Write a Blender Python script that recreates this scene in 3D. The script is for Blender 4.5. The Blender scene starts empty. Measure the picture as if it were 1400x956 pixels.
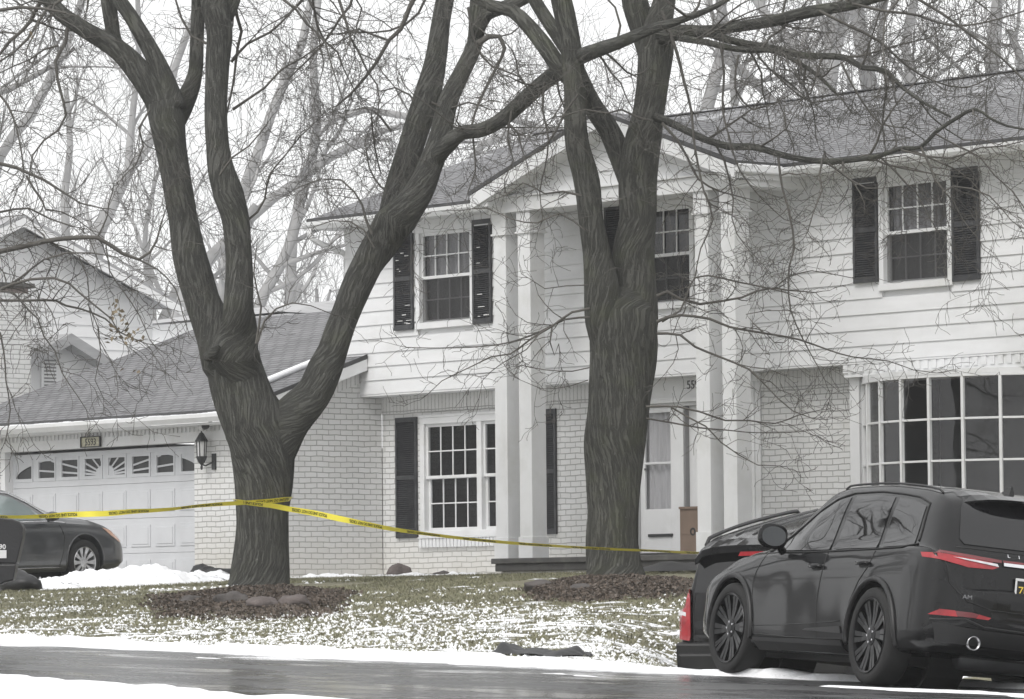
import bpy, bmesh, math, random
import numpy as np
from mathutils import Vector, Matrix, noise
from mathutils.bvhtree import BVHTree
random.seed(7); rng = random.Random(11)
S = bpy.context.scene; COL = S.collection
R = math.radians; PI = math.pi
# ------------------------------------------------------------------ camera
F = 6300.0
fh = Vector((-.766, .643, 0)).normalized(); rh = Vector((fh.y, -fh.x, 0)); up = Vector((0, 0, 1))
th = math.atan(357 / F); ro = .0087
f3 = fh * math.cos(th) + up * math.sin(th)
u0 = up * math.cos(th) - fh * math.sin(th)
r3 = rh * math.cos(ro) - u0 * math.sin(ro)
u3 = u0 * math.cos(ro) + rh * math.sin(ro)
cam = bpy.data.cameras.new('camera'); camo = bpy.data.objects.new('camera', cam); COL.objects.link(camo)
cam.sensor_width = 36; cam.lens = F / 1400 * 36; cam.clip_start = .5; cam.clip_end = 6000
camo.matrix_world = Matrix(((r3.x, u3.x, -f3.x, 0), (r3.y, u3.y, -f3.y, 0), (r3.z, u3.z, -f3.z, 0), (0, 0, 0, 1)))
S.camera = camo
def ray(x, y): return f3 * F + r3 * (x - 700) + u3 * (478 - y)
def PV(x, y, V): r = ray(x, y); return r * (V / r.y)
def PU(x, y, U): r = ray(x, y); return r * (U / r.x)
def PZ(x, y, Z): r = ray(x, y); return r * (Z / r.dot(fh))
def PD(x, y, z): r = ray(x, y); return r * (z / r.z)
def ux(x, V, y=600): return PV(x, y, V).x
def zv(x, y, V): return PV(x, y, V).z
# ------------------------------------------------------------------ objects
def tag(o, label=None, cat=None, group=None, kind=None):
    if label: o['label'] = label
    if cat: o['category'] = cat
    if group: o['group'] = group
    if kind: o['kind'] = kind
    return o
def empty(name, loc=(0, 0, 0), label=None, cat=None, group=None):
    o = bpy.data.objects.new(name, None); COL.objects.link(o); o.location = loc; o.empty_display_size = .2
    return tag(o, label, cat, group)
class MB:
    def __init__(s, M=None): s.v = []; s.f = []; s.uv = []; s.M = M; s.cuts = []
    def add(s, vs, fs, uvs=None):
        b = len(s.v); s.cuts.append((b, len(s.f)))
        s.v += [tuple(s.M @ Vector(p)) if s.M else tuple(p) for p in vs]
        s.f += [tuple(b + i for i in f) for f in fs]
        if uvs: s.uv += uvs
        return s
    def box(s, x0, x1, y0, y1, z0, z1):
        return s.add([(x0,y0,z0),(x1,y0,z0),(x1,y1,z0),(x0,y1,z0),(x0,y0,z1),(x1,y0,z1),(x1,y1,z1),(x0,y1,z1)],
                     [(0,3,2,1),(4,5,6,7),(0,1,5,4),(1,2,6,5),(2,3,7,6),(3,0,4,7)])
    def quad(s, a, b, c, d): return s.add([a, b, c, d], [(0, 1, 2, 3)])
    def prism(s, poly, ax, a0, a1):
        """poly: 2D points; extruded along axis ax (0,1,2) from a0 to a1"""
        n = len(poly); vs = []
        for a in (a0, a1):
            for p in poly:
                q = list(p); q.insert(ax, a); vs.append(q)
        return s.add(vs, [tuple(range(n))[::-1], tuple(range(n, 2*n))] + [(i, (i+1) % n, n + (i+1) % n, n + i) for i in range(n)])
    def tube(s, P, Rr, n=8, caps=True, uv=False, disp=None, flat=1.0):
        P = [Vector(p) for p in P]; m = len(P)
        if not hasattr(Rr, '__len__'): Rr = [Rr] * m
        t = (P[1] - P[0]).normalized()
        a = t.orthogonal().normalized()
        base = len(s.v); L = 0
        for i in range(m):
            tt = (P[min(i+1, m-1)] - P[max(i-1, 0)])
            tt = tt.normalized() if tt.length > 1e-9 else t
            a = (a - tt * a.dot(tt))
            a = a.normalized() if a.length > 1e-6 else tt.orthogonal().normalized()
            b = tt.cross(a); t = tt
            if i: L += (P[i] - P[i-1]).length
            for k in range(n):
                an = 2 * PI * k / n
                r = Rr[i]
                if disp: r *= disp(an, L, i / (m - 1))
                q = P[i] + a * (math.cos(an) * r) + b * (math.sin(an) * r * flat)
                s.v.append(tuple(s.M @ q) if s.M else tuple(q))
                if uv: s.uv.append((k / n * 6.283 * Rr[i], L))
        for i in range(m - 1):
            for k in range(n):
                k2 = (k + 1) % n
                s.f.append((base + i*n + k, base + i*n + k2, base + (i+1)*n + k2, base + (i+1)*n + k))
        if caps and n > 2:
            s.f.append(tuple(base + k for k in range(n))[::-1]); s.f.append(tuple(base + (m-1)*n + k for k in range(n)))
        return s
    def lathe(s, prof, c=(0, 0, 0), n=20, ax=2):
        """prof (r,h) rings round axis ax through c"""
        base = len(s.v); c = Vector(c)
        for r, h in prof:
            for k in range(n):
                an = 2*PI*k/n; x, y = math.cos(an)*r, math.sin(an)*r
                q = {2: (x, y, h), 1: (x, h, y), 0: (h, x, y)}[ax]
                q = Vector(q) + c
                s.v.append(tuple(s.M @ q) if s.M else tuple(q))
        for i in range(len(prof)-1):
            for k in range(n):
                k2 = (k+1) % n
                s.f.append((base+i*n+k, base+i*n+k2, base+(i+1)*n+k2, base+(i+1)*n+k))
        return s
    def build(s, name, m, parent=None, smooth=False, bevel=0, uv=False, loc=None):
        me = bpy.data.meshes.new(name)
        me.from_pydata(s.v, [], s.f); 
        if uv and len(s.uv) == len(s.v):
            l = me.uv_layers.new(name='UVMap')
            vi = np.empty(len(me.loops), dtype=np.int32); me.loops.foreach_get('vertex_index', vi)
            l.data.foreach_set('uv', np.array(s.uv, dtype=np.float32)[vi].ravel())
        me.validate(); me.update()
        return finish(name, me, m, parent, smooth, bevel, loc)
def finish(name, me, m, parent=None, smooth=False, bevel=0, loc=None, fixn=True):
    o = bpy.data.objects.new(name, me); COL.objects.link(o)
    if m: me.materials.append(m)
    if fixn and len(me.polygons) < 60000:
        bm = bmesh.new(); bm.from_mesh(me); bmesh.ops.recalc_face_normals(bm, faces=bm.faces); bm.to_mesh(me); bm.free()
    if smooth: me.shade_smooth()
    if bevel:
        b = o.modifiers.new('b', 'BEVEL'); b.width = bevel; b.segments = 2; b.limit_method = 'ANGLE'
    if parent: o.parent = parent
    if loc: o.location = loc
    return o
def text_mesh(body, size, depth=.004, align='LEFT', bold=False):
    c = bpy.data.curves.new('txt', 'FONT'); c.body = body; c.size = size; c.extrude = depth; c.align_x = align
    if bold: c.offset = size * .02
    c.resolution_u = 3
    o = bpy.data.objects.new('txt', c); COL.objects.link(o)
    bpy.context.view_layer.update()
    me = bpy.data.meshes.new_from_object(o.evaluated_get(bpy.context.evaluated_depsgraph_get()))
    bpy.data.objects.remove(o)
    return me
def put_text(name, body, size, M, m, parent=None, depth=.004, align='CENTER', bold=False):
    me = text_mesh(body, size, depth, align, bold); me.transform(M); me.materials.clear()
    return finish(name, me, m, parent)
# ------------------------------------------------------------------ materials
def newmat(name):
    m = bpy.data.materials.new(name); m.use_nodes = True; nt = m.node_tree
    return m, nt, nt.nodes['Principled BSDF']
class N:
    def __init__(s, nt): s.nt = nt
    def n(s, t, **k):
        o = s.nt.nodes.new(t)
        for a, b in k.items():
            if a.startswith('i_'):
                key = a[2:]; key = int(key) if key.isdigit() else key.replace('_', ' ')
                o.inputs[key].default_value = b
            else: setattr(o, a, b)
        return o
    def l(s, a, b): s.nt.links.new(a, b)
    def math(s, op, a, b=None, clamp=False):
        o = s.n('ShaderNodeMath', operation=op, use_clamp=clamp)
        for i, x in enumerate((a, b)):
            if x is None: continue
            if isinstance(x, (int, float)): o.inputs[i].default_value = x
            else: s.l(x, o.inputs[i])
        return o.outputs[0]
    def mix(s, f, a, b):
        o = s.n('ShaderNodeMix', data_type='RGBA')
        for i, x in ((0, f), (6, a), (7, b)):
            if isinstance(x, (int, float)): o.inputs[i].default_value = x
            elif isinstance(x, tuple): o.inputs[i].default_value = (*x, 1) if len(x) == 3 else x
            else: s.l(x, o.inputs[i])
        return o.outputs[2]
    def noise(s, vec, scale, detail=4, rough=.55):
        o = s.n('ShaderNodeTexNoise', i_Scale=scale, i_Detail=detail, i_Roughness=rough)
        if vec is not None: s.l(vec, o.inputs['Vector'])
        return o.outputs['Fac']
    def ramp(s, f, a, b):
        o = s.n('ShaderNodeMapRange', i_1=a, i_2=b); s.l(f, o.inputs[0]); return o.outputs[0]
    def pos(s): return s.n('ShaderNodeNewGeometry').outputs['Position']
    def map(s, vec, sc=(1, 1, 1), rot=(0, 0, 0)):
        o = s.n('ShaderNodeMapping'); o.inputs['Scale'].default_value = sc; o.inputs['Rotation'].default_value = rot
        s.l(vec, o.inputs['Vector']); return o.outputs[0]
    def bump(s, h, st, dist, b):
        o = s.n('ShaderNodeBump', i_Strength=st, i_Distance=dist); s.l(h, o.inputs['Height']); s.l(o.outputs[0], b.inputs['Normal'])
def mat(name, col, rough=.6, var=.0, scale=4, stretch=(1, 1, 1), bump=0, metal=0, coat=0, spec=None, dirt=None):
    m, nt, b = newmat(name); n = N(nt)
    b.inputs['Roughness'].default_value = rough; b.inputs['Metallic'].default_value = metal
    b.inputs['Coat Weight'].default_value = coat; b.inputs['Coat Roughness'].default_value = .04
    if spec is not None: b.inputs['Specular IOR Level'].default_value = spec
    tc = n.n('ShaderNodeTexCoord').outputs['Object']
    v = n.map(tc, stretch)
    f = n.noise(v, scale, 6)
    lo = tuple(max(0, c * (1 - var)) for c in col); hi = tuple(min(1, c * (1 + var)) for c in col)
    c = n.mix(n.ramp(f, .3, .7), lo, hi)
    if dirt:
        dc, amt, ds = dirt
        f2 = n.noise(tc, ds, 7, .65)
        c = n.mix(n.math('MULTIPLY', n.ramp(f2, .5, .72), amt), c, dc)
    n.l(c, b.inputs['Base Color'])
    if bump: n.bump(n.noise(v, scale * 6, 5), .5, bump, b)
    return m
def brick_mat(name, axis, bw=.225, bh=.08, soldier=False, tint=(.69, .69, .685)):
    m, nt, b = newmat(name); n = N(nt); b.inputs['Roughness'].default_value = .55
    sx = n.n('ShaderNodeSeparateXYZ'); n.l(n.pos(), sx.inputs[0])
    cx = n.n('ShaderNodeCombineXYZ'); n.l(sx.outputs[axis], cx.inputs[0]); n.l(sx.outputs[2], cx.inputs[1])
    # slight wobble of the courses
    wob = n.noise(n.pos(), 3.0, 2)
    va = n.n('ShaderNodeVectorMath', operation='ADD'); n.l(cx.outputs[0], va.inputs[0])
    w2 = n.n('ShaderNodeCombineXYZ'); n.l(n.math('MULTIPLY', n.math('SUBTRACT', wob, .5), .035), w2.inputs[1])
    fin = n.noise(n.pos(), 30.0, 2); n.l(n.math('MULTIPLY', n.math('SUBTRACT', fin, .5), .02), w2.inputs[0]); n.l(w2.outputs[0], va.inputs[1])
    br = n.n('ShaderNodeTexBrick', offset=0 if soldier else .5, squash=1)
    br.inputs['Scale'].default_value = 1; br.inputs['Brick Width'].default_value = bw; br.inputs['Row Height'].default_value = bh
    br.inputs['Mortar Size'].default_value = .0068; br.inputs['Mortar Smooth'].default_value = .35; br.inputs['Bias'].default_value = 0
    br.inputs['Color1'].default_value = (*tint, 1); br.inputs['Color2'].default_value = (tint[0]*.93, tint[1]*.93, tint[2]*.92, 1)
    br.inputs['Mortar'].default_value = (.37, .367, .36, 1)
    n.l(va.outputs[0], br.inputs['Vector'])
    c = br.outputs['Color']
    # fine dirt; stained yellowish foot of the wall where the paint has worn
    d = n.noise(n.pos(), 2.2, 6, .65)
    c = n.mix(n.math('MULTIPLY', n.ramp(d, .5, .75), .22), c, (.5, .49, .45))
    foot = n.ramp(n.math('ADD', sx.outputs[2], n.math('MULTIPLY', d, .8)), 1.75, .95)
    c = n.mix(n.math('MULTIPLY', foot, .28), c, (.52, .47, .37))
    n.l(c, b.inputs['Base Color'])
    h = n.math('SUBTRACT', n.math('MULTIPLY', n.noise(n.pos(), 25, 4), .25), br.outputs['Fac'])
    n.bump(h, .9, .012, b)
    return m
def shingle_mat(name, axis_along, dirn, snow=.0):
    """courses run along axis_along; height field from z"""
    m, nt, b = newmat(name); n = N(nt); b.inputs['Roughness'].default_value = .75
    sx = n.n('ShaderNodeSeparateXYZ'); n.l(n.pos(), sx.inputs[0])
    cx = n.n('ShaderNodeCombineXYZ'); n.l(sx.outputs[axis_along], cx.inputs[0])
    n.l(n.math('ADD', n.math('MULTIPLY', sx.outputs[2], 3.07), n.math('MULTIPLY', n.noise(n.pos(), 1.5, 3), .03)), cx.inputs[1])
    br = n.n('ShaderNodeTexBrick', offset=.37, squash=1)
    br.inputs['Scale'].default_value = 1; br.inputs['Brick Width'].default_value = .3; br.inputs['Row Height'].default_value = .135
    br.inputs['Mortar Size'].default_value = .024; br.inputs['Mortar Smooth'].default_value = .7; br.inputs['Bias'].default_value = -.1
    br.inputs['Color1'].default_value = (.135, .135, .142, 1); br.inputs['Color2'].default_value = (.205, .205, .213, 1)
    br.inputs['Mortar'].default_value = (.035, .035, .038, 1)
    n.l(cx.outputs[0], br.inputs['Vector'])
    g = n.noise(n.pos(), .8, 6, .6)
    c = n.mix(n.math('MULTIPLY', n.ramp(g, .42, .75), .35), br.outputs['Color'], (.26, .26, .265))
    fine = n.noise(n.pos(), 60, 2)
    c = n.mix(n.math('MULTIPLY', fine, .25), c, (.1, .1, .1))
    if snow:
        sn = n.noise(n.map(n.pos(), (1.2, 1.2, 9)), 1.1, 8, .75)
        up_ = n.ramp(sx.outputs[2], 6.6, 7.5)
        f = n.math('MULTIPLY', n.ramp(sn, .5, .62), n.math('MULTIPLY', up_, snow))
        c = n.mix(f, c, (.75, .76, .78))
    n.l(c, b.inputs['Base Color'])
    h = n.math('SUBTRACT', n.math('MULTIPLY', fine, .3), br.outputs['Fac'])
    n.bump(h, .8, .012, b)
    return m
def bark_mat(name, base=(.095, .093, .083), moss=.25):
    m, nt, b = newmat(name); n = N(nt); b.inputs['Roughness'].default_value = .85; b.inputs['Specular IOR Level'].default_value = .25
    uv = n.n('ShaderNodeUVMap').outputs[0]
    v = n.map(uv, (14, 1.35, 1))
    ws = n.noise(n.map(uv, (3, 3, 1)), 1.5, 3)
    va = n.n('ShaderNodeVectorMath', operation='ADD'); n.l(v, va.inputs[0])
    c3 = n.n('ShaderNodeCombineXYZ'); n.l(n.math('ADD', n.math('MULTIPLY', ws, .5), n.math('MULTIPLY', n.noise(n.map(uv, (7, 7, 1)), 2.2, 4, .6), .55)), c3.inputs[0]); n.l(c3.outputs[0], va.inputs[1])
    a = n.noise(va.outputs[0], 1.5, 7, .62)
    ridge = n.math('ABSOLUTE', n.math('SUBTRACT', a, .5))
    groove = n.math('MULTIPLY', n.ramp(ridge, .0, .06), n.math('ADD', n.math('MULTIPLY', n.ramp(n.noise(n.map(uv, (22, 5, 1)), 2.0, 6, .7), .35, .6), .35), .65))
    big = n.noise(n.pos(), 1.3, 5)
    c = n.mix(groove, tuple(x * .5 for x in base), tuple(x * 1.08 for x in base))
    c = n.mix(n.math('MULTIPLY', n.ramp(big, .35, .7), .4), c, tuple(x * 1.35 for x in base))
    c = n.mix(n.math('MULTIPLY', n.ramp(n.noise(n.pos(), 2.6, 5), .52, .7), moss), c, (.085, .095, .05))
    spk = n.noise(n.pos(), 18, 3)
    c = n.mix(n.math('MULTIPLY', n.ramp(spk, .66, .74), .35), c, (.3, .3, .28))
    n.l(c, b.inputs['Base Color'])
    n.bump(n.math('ADD', n.math('MULTIPLY', groove, .8), n.math('MULTIPLY', a, .6)), 1.0, .022, b)
    return m
def glass_mat(name, tint=.55, rough=.02):
    m = bpy.data.materials.new(name); m.use_nodes = True; nt = m.node_tree; nt.nodes.clear(); n = N(nt)
    out = n.n('ShaderNodeOutputMaterial'); mx = n.n('ShaderNodeMixShader')
    tr = n.n('ShaderNodeBsdfTransparent'); tr.inputs[0].default_value = (tint, tint, tint*1.01, 1)
    gl = n.n('ShaderNodeBsdfGlossy'); gl.inputs['Roughness'].default_value = rough
    lw_ = n.n('ShaderNodeLayerWeight', i_0=.5); fr_ = n.math('ADD', n.math('MULTIPLY', n.math('POWER', lw_.outputs['Facing'], 5.0), .9), .035)
    bp = n.n('ShaderNodeBump', i_Strength=.12, i_Distance=.02); n.l(n.noise(n.pos(), 1.6, 2), bp.inputs['Height']); n.l(bp.outputs[0], gl.inputs['Normal'])
    n.l(fr_, mx.inputs[0]); n.l(tr.outputs[0], mx.inputs[1]); n.l(gl.outputs[0], mx.inputs[2]); n.l(mx.outputs[0], out.inputs[0])
    return m
M = {}
M['white'] = mat('white_paint', (.71, .715, .72), .45, .04, 3, dirt=((.5, .5, .46), .4, 1.7))
M['siding'] = mat('siding_paint', (.70, .705, .712), .5, .05, 1.4, (1, 1, 5), dirt=((.5, .5, .48), .38, 1.3))
M['brick'] = brick_mat('painted_brick', 0)
M['brick_side'] = brick_mat('painted_brick_side', 1)
M['soldier'] = brick_mat('painted_soldier_brick', 0, .083, .6, True)
M['soldier_side'] = brick_mat('painted_soldier_brick_side', 1, .083, .6, True)
M['shingle'] = shingle_mat('grey_shingles', 0, 1, .55)
M['shingle_g'] = shingle_mat('grey_shingles_garage', 0, 1, 0)
M['shingle_p'] = shingle_mat('grey_shingles_portico', 1, 1, 0)
M['edge'] = mat('dark_drip_edge', (.05, .05, .052), .5, .2, 6)
M['shutter'] = mat('dark_shutter', (.032, .033, .036), .5, .25, 5, dirt=((.3, .3, .3), .12, 6))
M['shutter_worn'] = mat('worn_shutter_paint', (.034, .035, .038), .5, .25, 5)
M['chip'] = mat('bare_patch', (.7, .7, .69), .7, .05)
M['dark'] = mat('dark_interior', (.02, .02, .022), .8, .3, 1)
M['curtain'] = mat('curtain_cloth', (.6, .6, .6), .9, .15, 3, (6, 6, .5))
M['curtain_d'] = mat('dim_curtain_cloth', (.22, .22, .22), .9, .25, 3, (6, 6, .5))
M['glass'] = glass_mat('window_glass', .92)
M['screen'] = mat('window_screen', (.045, .046, .048), .55, .15, 5)
M['concrete'] = mat('concrete', (.30, .295, .28), .85, .15, 3, bump=.004, dirt=((.12, .12, .11), .5, 2))
M['slate'] = mat('dark_stone_slab', (.065, .063, .06), .6, .25, 5, bump=.004, dirt=((.2, .19, .17), .4, 3))
M['snow'] = mat('snow_surface', (.86, .87, .89), .6, .03, 5, bump=.02, dirt=((.45, .43, .4), .25, 9))
M['bark'] = bark_mat('grey_bark', (.088, .088, .080))
M['bark2'] = bark_mat('ridged_bark', (.084, .084, .075), .35)
M['twig'] = mat('twig_bark', (.075, .07, .062), .8, .35, 3)
M['farbark_hazed'] = mat('far_bark_hazed', (.23, .228, .226), .9, .25, 1)  # paler than real bark: haze fading is put into the base colour
M['rock'] = mat('brown_rock', (.11, .092, .086), .85, .3, 4, bump=.03)
M['darkrock'] = mat('dark_rock', (.07, .062, .058), .8, .3, 4, bump=.03)
M['leaf_dead'] = mat('dead_leaves', (.085, .066, .052), .9, .7, 14, dirt=((.3, .28, .26), .5, 16))
M['grass'] = mat('winter_grass', (.17, .17, .105), .8, .4, 1.3, dirt=((.34, .30, .2), .8, 9))
M['yellow'] = mat('yellow_tape', (.90, .80, .09), .35, .05, 3)
M['ink'] = mat('black_ink', (.01, .01, .01), .5)
M['paint'] = mat('black_car_paint', (.002, .002, .0025), .5, .1, 2, coat=.65, spec=.08, dirt=((.012, .012, .012), .5, 1.5))
M['paint_g'] = mat('dark_grey_car_paint', (.028, .03, .033), .3, .1, 2, coat=.8, dirt=((.09, .09, .09), .5, 1.2))
M['clad'] = mat('black_plastic', (.009, .009, .0095), .5, .2, 5)
M['cargl'] = mat('dark_car_glass', (.006, .006, .007), .02, .1, 2, spec=.6)
M['seam'] = mat('dark_seam', (.002, .002, .002), .6)
M['tyre'] = mat('tyre_rubber', (.010, .010, .010), .8, .2, 20, bump=.003)
M['rim_b'] = mat('black_alloy', (.015, .015, .016), .3, .1, 5, metal=.6)
M['rim_s'] = mat('silver_alloy', (.55, .55, .56), .3, .1, 5, metal=.7)
M['chrome'] = mat('chrome_trim', (.75, .75, .77), .15, .05, metal=1)
M['chrome_d'] = mat('dull_chrome', (.35, .35, .36), .25, .05, metal=1)
M['red'] = mat('red_lens', (.30, .012, .018), .15, .3, 8, coat=.5)
M['red_d'] = mat('deep_red_lens', (.13, .008, .012), .12, .2, 8, coat=1)
M['clear'] = mat('clear_lens', (.55, .53, .55), .15, .15, 30, coat=1)
M['amber'] = mat('amber_lens', (.55, .32, .22), .15, .1, 30, coat=1)
M['platey'] = mat('plate_yellow', (.75, .55, .08), .4)
M['pale_shingle'] = mat('pale_shingle', (.34, .34, .345), .8, .15, 2, (1, 1, 8))
M['card'] = mat('brown_cardboard', (.20, .145, .11), .85, .12, 3, bump=.002)
M['iron'] = mat('dark_iron', (.03, .031, .033), .45, .2, 9)
M['frost'] = mat('frosted_glass', (.6, .6, .6), .2, .05)
M['sil'] = mat('sticker_silver', (.6, .6, .6), .4, .1, 40)
M['plaque'] = mat('plaque_face', (.5, .48, .36), .5, .25, 30)
M['black'] = mat('black_poly', (.012, .012, .013), .45, .2, 6, bump=.004)
M['tarp'] = mat('black_sheet', (.014, .014, .015), .45, .25, 5, bump=.006)
M['nwhite'] = mat('neighbour_white', (.75, .75, .75), .6, .05, 2)
M['redbrick'] = mat('red_brick', (.24, .20, .185), .8, .2, 9)
# ------------------------------------------------------------------ terrain
def sm(a, b, x):
    t = max(0., min(1., (x - a) / (b - a))); return t * t * (3 - 2 * t)
def zc(U): U = max(-75., min(-8., U)); return -.53 - .025 * (U + 28.2)
def zroad(U, V): return zc(U) + .012 * (25.5 - V)
def ditch(U, V): return .36 * sm(-1.3, .5, U + 1.107 * V) * math.exp(-((V - 28.6) / 2.6) ** 2) if V > 25 else 0
def gz(U, V):
    if V < 17.5: return zroad(U, 17.5) + .06 * sm(17.5, 16.5, V) - .0 + .05 * sm(16, 5, V)
    if V < 25.5: return zroad(U, V)
    t = (V - 25.5) / 15.5
    z = zc(U) + (.5 - zc(U)) * (min(1, t) * .94 + .06 * sm(0, 1, t))
    mound = 0
    for (mx, my, rr, h) in ((T1.x, T1.y, 1.9, .03), (T2.x, T2.y, 2.3, .05)):
        d = math.hypot((U - mx), (V - my)); mound += h * (1 - sm(.3, rr, d))
    return z + mound - ditch(U, V)
T1 = PZ(355, 806, 60.0); T2 = PZ(842, 788, 57.0)
def fbm(x, y, o=4):
    s = 0; a = .5; f = 1
    for i in range(o): s += a * noise.noise(Vector((x * f, y * f, 3.7 * i))); a *= .5; f *= 2.1
    return s
def smask(U, V):
    """1 = snow cover, 0 = bare grass"""
    if V > 60 or V < 17.5: return 1.0
    base = -.10 + .85 * (1 - sm(25.6, 26.1, V)) + .18 * (1 - sm(26.6, 34, V)) + .16 * sm(-41, -34, U) * (1 - sm(30, 36, V))
    rt = sm(-46, -38, U) * .14 * (1 - sm(33, 40, V))
    base += rt
    base += .9 * sm(40.2, 41.2, V) * (1 if U < -49.9 else .2)
    base += .25 * math.exp(-((math.hypot(U - T1.x, V - T1.y + 2.2)) / 1.8) ** 2)
    n = fbm(U * .8, V * .5, 4) * .9 + fbm(U * 4.2 + 9, V * 3.1, 4) * 1.5
    return sm(.0, .35, base + n - .38)

def GA(px, py, z_off=0):
    """where the view ray through a pixel meets the terrain"""
    r = ray(px, py); t = 30.0 / r.dot(fh)
    while t * r.dot(fh) < 75:
        p = r * t
        if p.y > 25.5 and p.z < gz(p.x, p.y) + z_off: return p
        t += .05 / F
    return r * t
HAZE, SKY, SUN, EXPO, SKYC = .0006, .11, 1.4, .36, (10.8, 10.85, 10.9)
# ------------------------------------------------------------------ ground, road, snow
def axis(fine0, fine1, st, far0, far1):
    a = list(np.arange(fine0, fine1 + 1e-6, st)); s = st; x = fine0
    left = []
    while x > far0: s *= 1.5; x -= s; left.append(max(x, far0))
    s = st; x = a[-1]; right = []
    while x < far1: s *= 1.5; x += s; right.append(min(x, far1))
    return left[::-1] + a + right
def grid(name, xs, ys, zf, m, maskf=None, **k):
    v = [(x, y, zf(x, y)) for y in ys for x in xs]; nx = len(xs)
    f = [(j*nx+i, j*nx+i+1, (j+1)*nx+i+1, (j+1)*nx+i) for j in range(len(ys)-1) for i in range(nx-1)]
    me = bpy.data.meshes.new(name); me.from_pydata(v, [], f); me.update()
    if maskf:
        a = me.attributes.new('cover', 'FLOAT', 'POINT')
        a.data.foreach_set('value', np.array([maskf(p[0], p[1]) for p in v], dtype=np.float32))
    o = finish(name, me, m, smooth=True, fixn=False); tag(o, kind='structure', **k); return o
def gzs(x, y):
    if 17.4 < y < 25.55: return gz(x, y) - .10
    z = gz(x, y)
    if 25.5 < y < 45: z += .018 * smask(x, y) + .012 * fbm(x * 3, y * 3, 3)
    return z
gm, nt, b = newmat('lawn_and_snow'); n = N(nt)
at = n.n('ShaderNodeAttribute', attribute_name='cover').outputs['Fac']
p = n.pos(); fn = n.noise(p, 22, 5, .7); f2 = n.noise(n.map(p, (1, 1, 1)), 5, 5, .6)
fac = n.ramp(n.math('ADD', at, n.math('MULTIPLY', n.math('SUBTRACT', n.noise(n.map(p, (1, .6, 1)), 9, 6, .75), .5), 3.2)), .36, .62)
gr = n.mix(n.ramp(f2, .35, .65), (.13, .125, .075), (.22, .205, .14))
gr = n.mix(n.math('MULTIPLY', n.ramp(n.noise(p, 60, 3), .5, .7), .6), gr, (.05, .048, .03))
n.l(n.mix(fac, gr, (.84, .85, .87)), b.inputs['Base Color']); b.inputs['Roughness'].default_value = .8
n.bump(n.math('ADD', n.math('MULTIPLY', fac, .8), fn), .8, .03, b)
gx = axis(-60, -22, .16, -1500, 1500); gy = axis(25.5, 44, .14, -1400, 1600)
ground = grid('ground', gx, gy, gzs, gm, smask)
am, nt, b = newmat('wet_asphalt'); n = N(nt)
p = n.pos(); st = n.map(p, (.22, .5, 1)); s1 = n.noise(st, 1.2, 6, .6); s2 = n.noise(n.map(p, (1.0, 1.6, 1)), 1.0, 5, .6)
wet = n.ramp(n.math('ADD', n.math('MULTIPLY', s1, .6), n.math('MULTIPLY', s2, .4)), .42, .56)
c = n.mix(wet, (.05, .05, .052), (.03, .03, .031))
grit = n.noise(p, 90, 3)
c = n.mix(n.math('MULTIPLY', n.ramp(grit, .6, .72), .35), c, (.12, .12, .12))
slush = n.math('MULTIPLY', n.ramp(n.noise(n.map(p, (.5, 3, 1)), 2.5, 8, .75), .66, .74), .4)
c = n.mix(slush, c, (.55, .56, .57)); n.l(c, b.inputs['Base Color'])
r_ = n.n('ShaderNodeMapRange', i_1=0., i_2=1., i_3=.36, i_4=.08); n.l(wet, r_.inputs[0]); n.l(r_.outputs[0], b.inputs['Roughness']); b.inputs['Specular IOR Level'].default_value = .4
n.bump(n.math('ADD', n.math('MULTIPLY', grit, .25), n.math('MULTIPLY', s2, .2)), .3, .004, b)
road = grid('road', axis(-60, -10, 1, -1500, 1500), list(np.arange(17.0, 26.01, .5)), lambda x, y: zroad(x, y) + .004, am)
# snow strip ploughed along the far kerb
def strip(name, xs, ys, hf, base):
    v = []; nx = len(xs)
    for y in ys:
        for x in xs: v.append((x, y, base(x, y) + hf(x, y)))
    f = [(j*nx+i, j*nx+i+1, (j+1)*nx+i+1, (j+1)*nx+i) for j in range(len(ys)-1) for i in range(nx-1)]
    me = bpy.data.meshes.new(name); me.from_pydata(v, [], f); me.update()
    return finish(name, me, M['snow'], smooth=True, fixn=False)
def hk(x, y):
    e0 = 25.2 + .35 * fbm(x * .5, 1.3, 4) + .22 * fbm(x * 3.1, 8.3, 4) + .25 * sm(-36, -30, x) * 0
    e1 = 25.85 + .6 * fbm(x * .6 + 5, 7.1, 5) + .3 * sm(-42, -36, x)
    w = sm(e0, e0 + .12, y) * (1 - sm(e1 - .25, e1 + .1, y))
    return -.05 + w * (.085 + .05 * fbm(x * 2.5, y * 2.5, 4) + .02)
o = strip('snow_bank', list(np.arange(-56, -18, .09)), list(np.arange(24.8, 27.4, .07)), hk, lambda x, y: gz(x, y) if y > 25.5 else zroad(x, y))
tag(o, kind='structure')
def hn(x, y):
    e = 17.75 + .5 * fbm(x * .6, 2.2, 4) - .35 * sm(-26.5, -22, x)
    return -.06 + (1 - sm(e - .25, e, y)) * (.13 + .05 * fbm(x * 2, y * 2, 4))
o = strip('near_snow', list(np.arange(-38, -8, .1)), list(np.arange(14.0, 18.4, .08)), hn, lambda x, y: zroad(x, max(17.5, y)) )
tag(o, kind='structure')
# slushy streaks of snow on the road by the parked car
def hs(x, y):
    w = fbm(x * .6 + 3, y * 1.8, 5) + .02 - .5 * abs(y - 24.0) + .15 * sm(-27, -24, x)
    return -.02 + .035 * sm(.08, .3, w)
o = strip('road_slush', list(np.arange(-33, -18, .08)), list(np.arange(22.4, 24.9, .05)), hs, zroad); tag(o, kind='structure')
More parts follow.
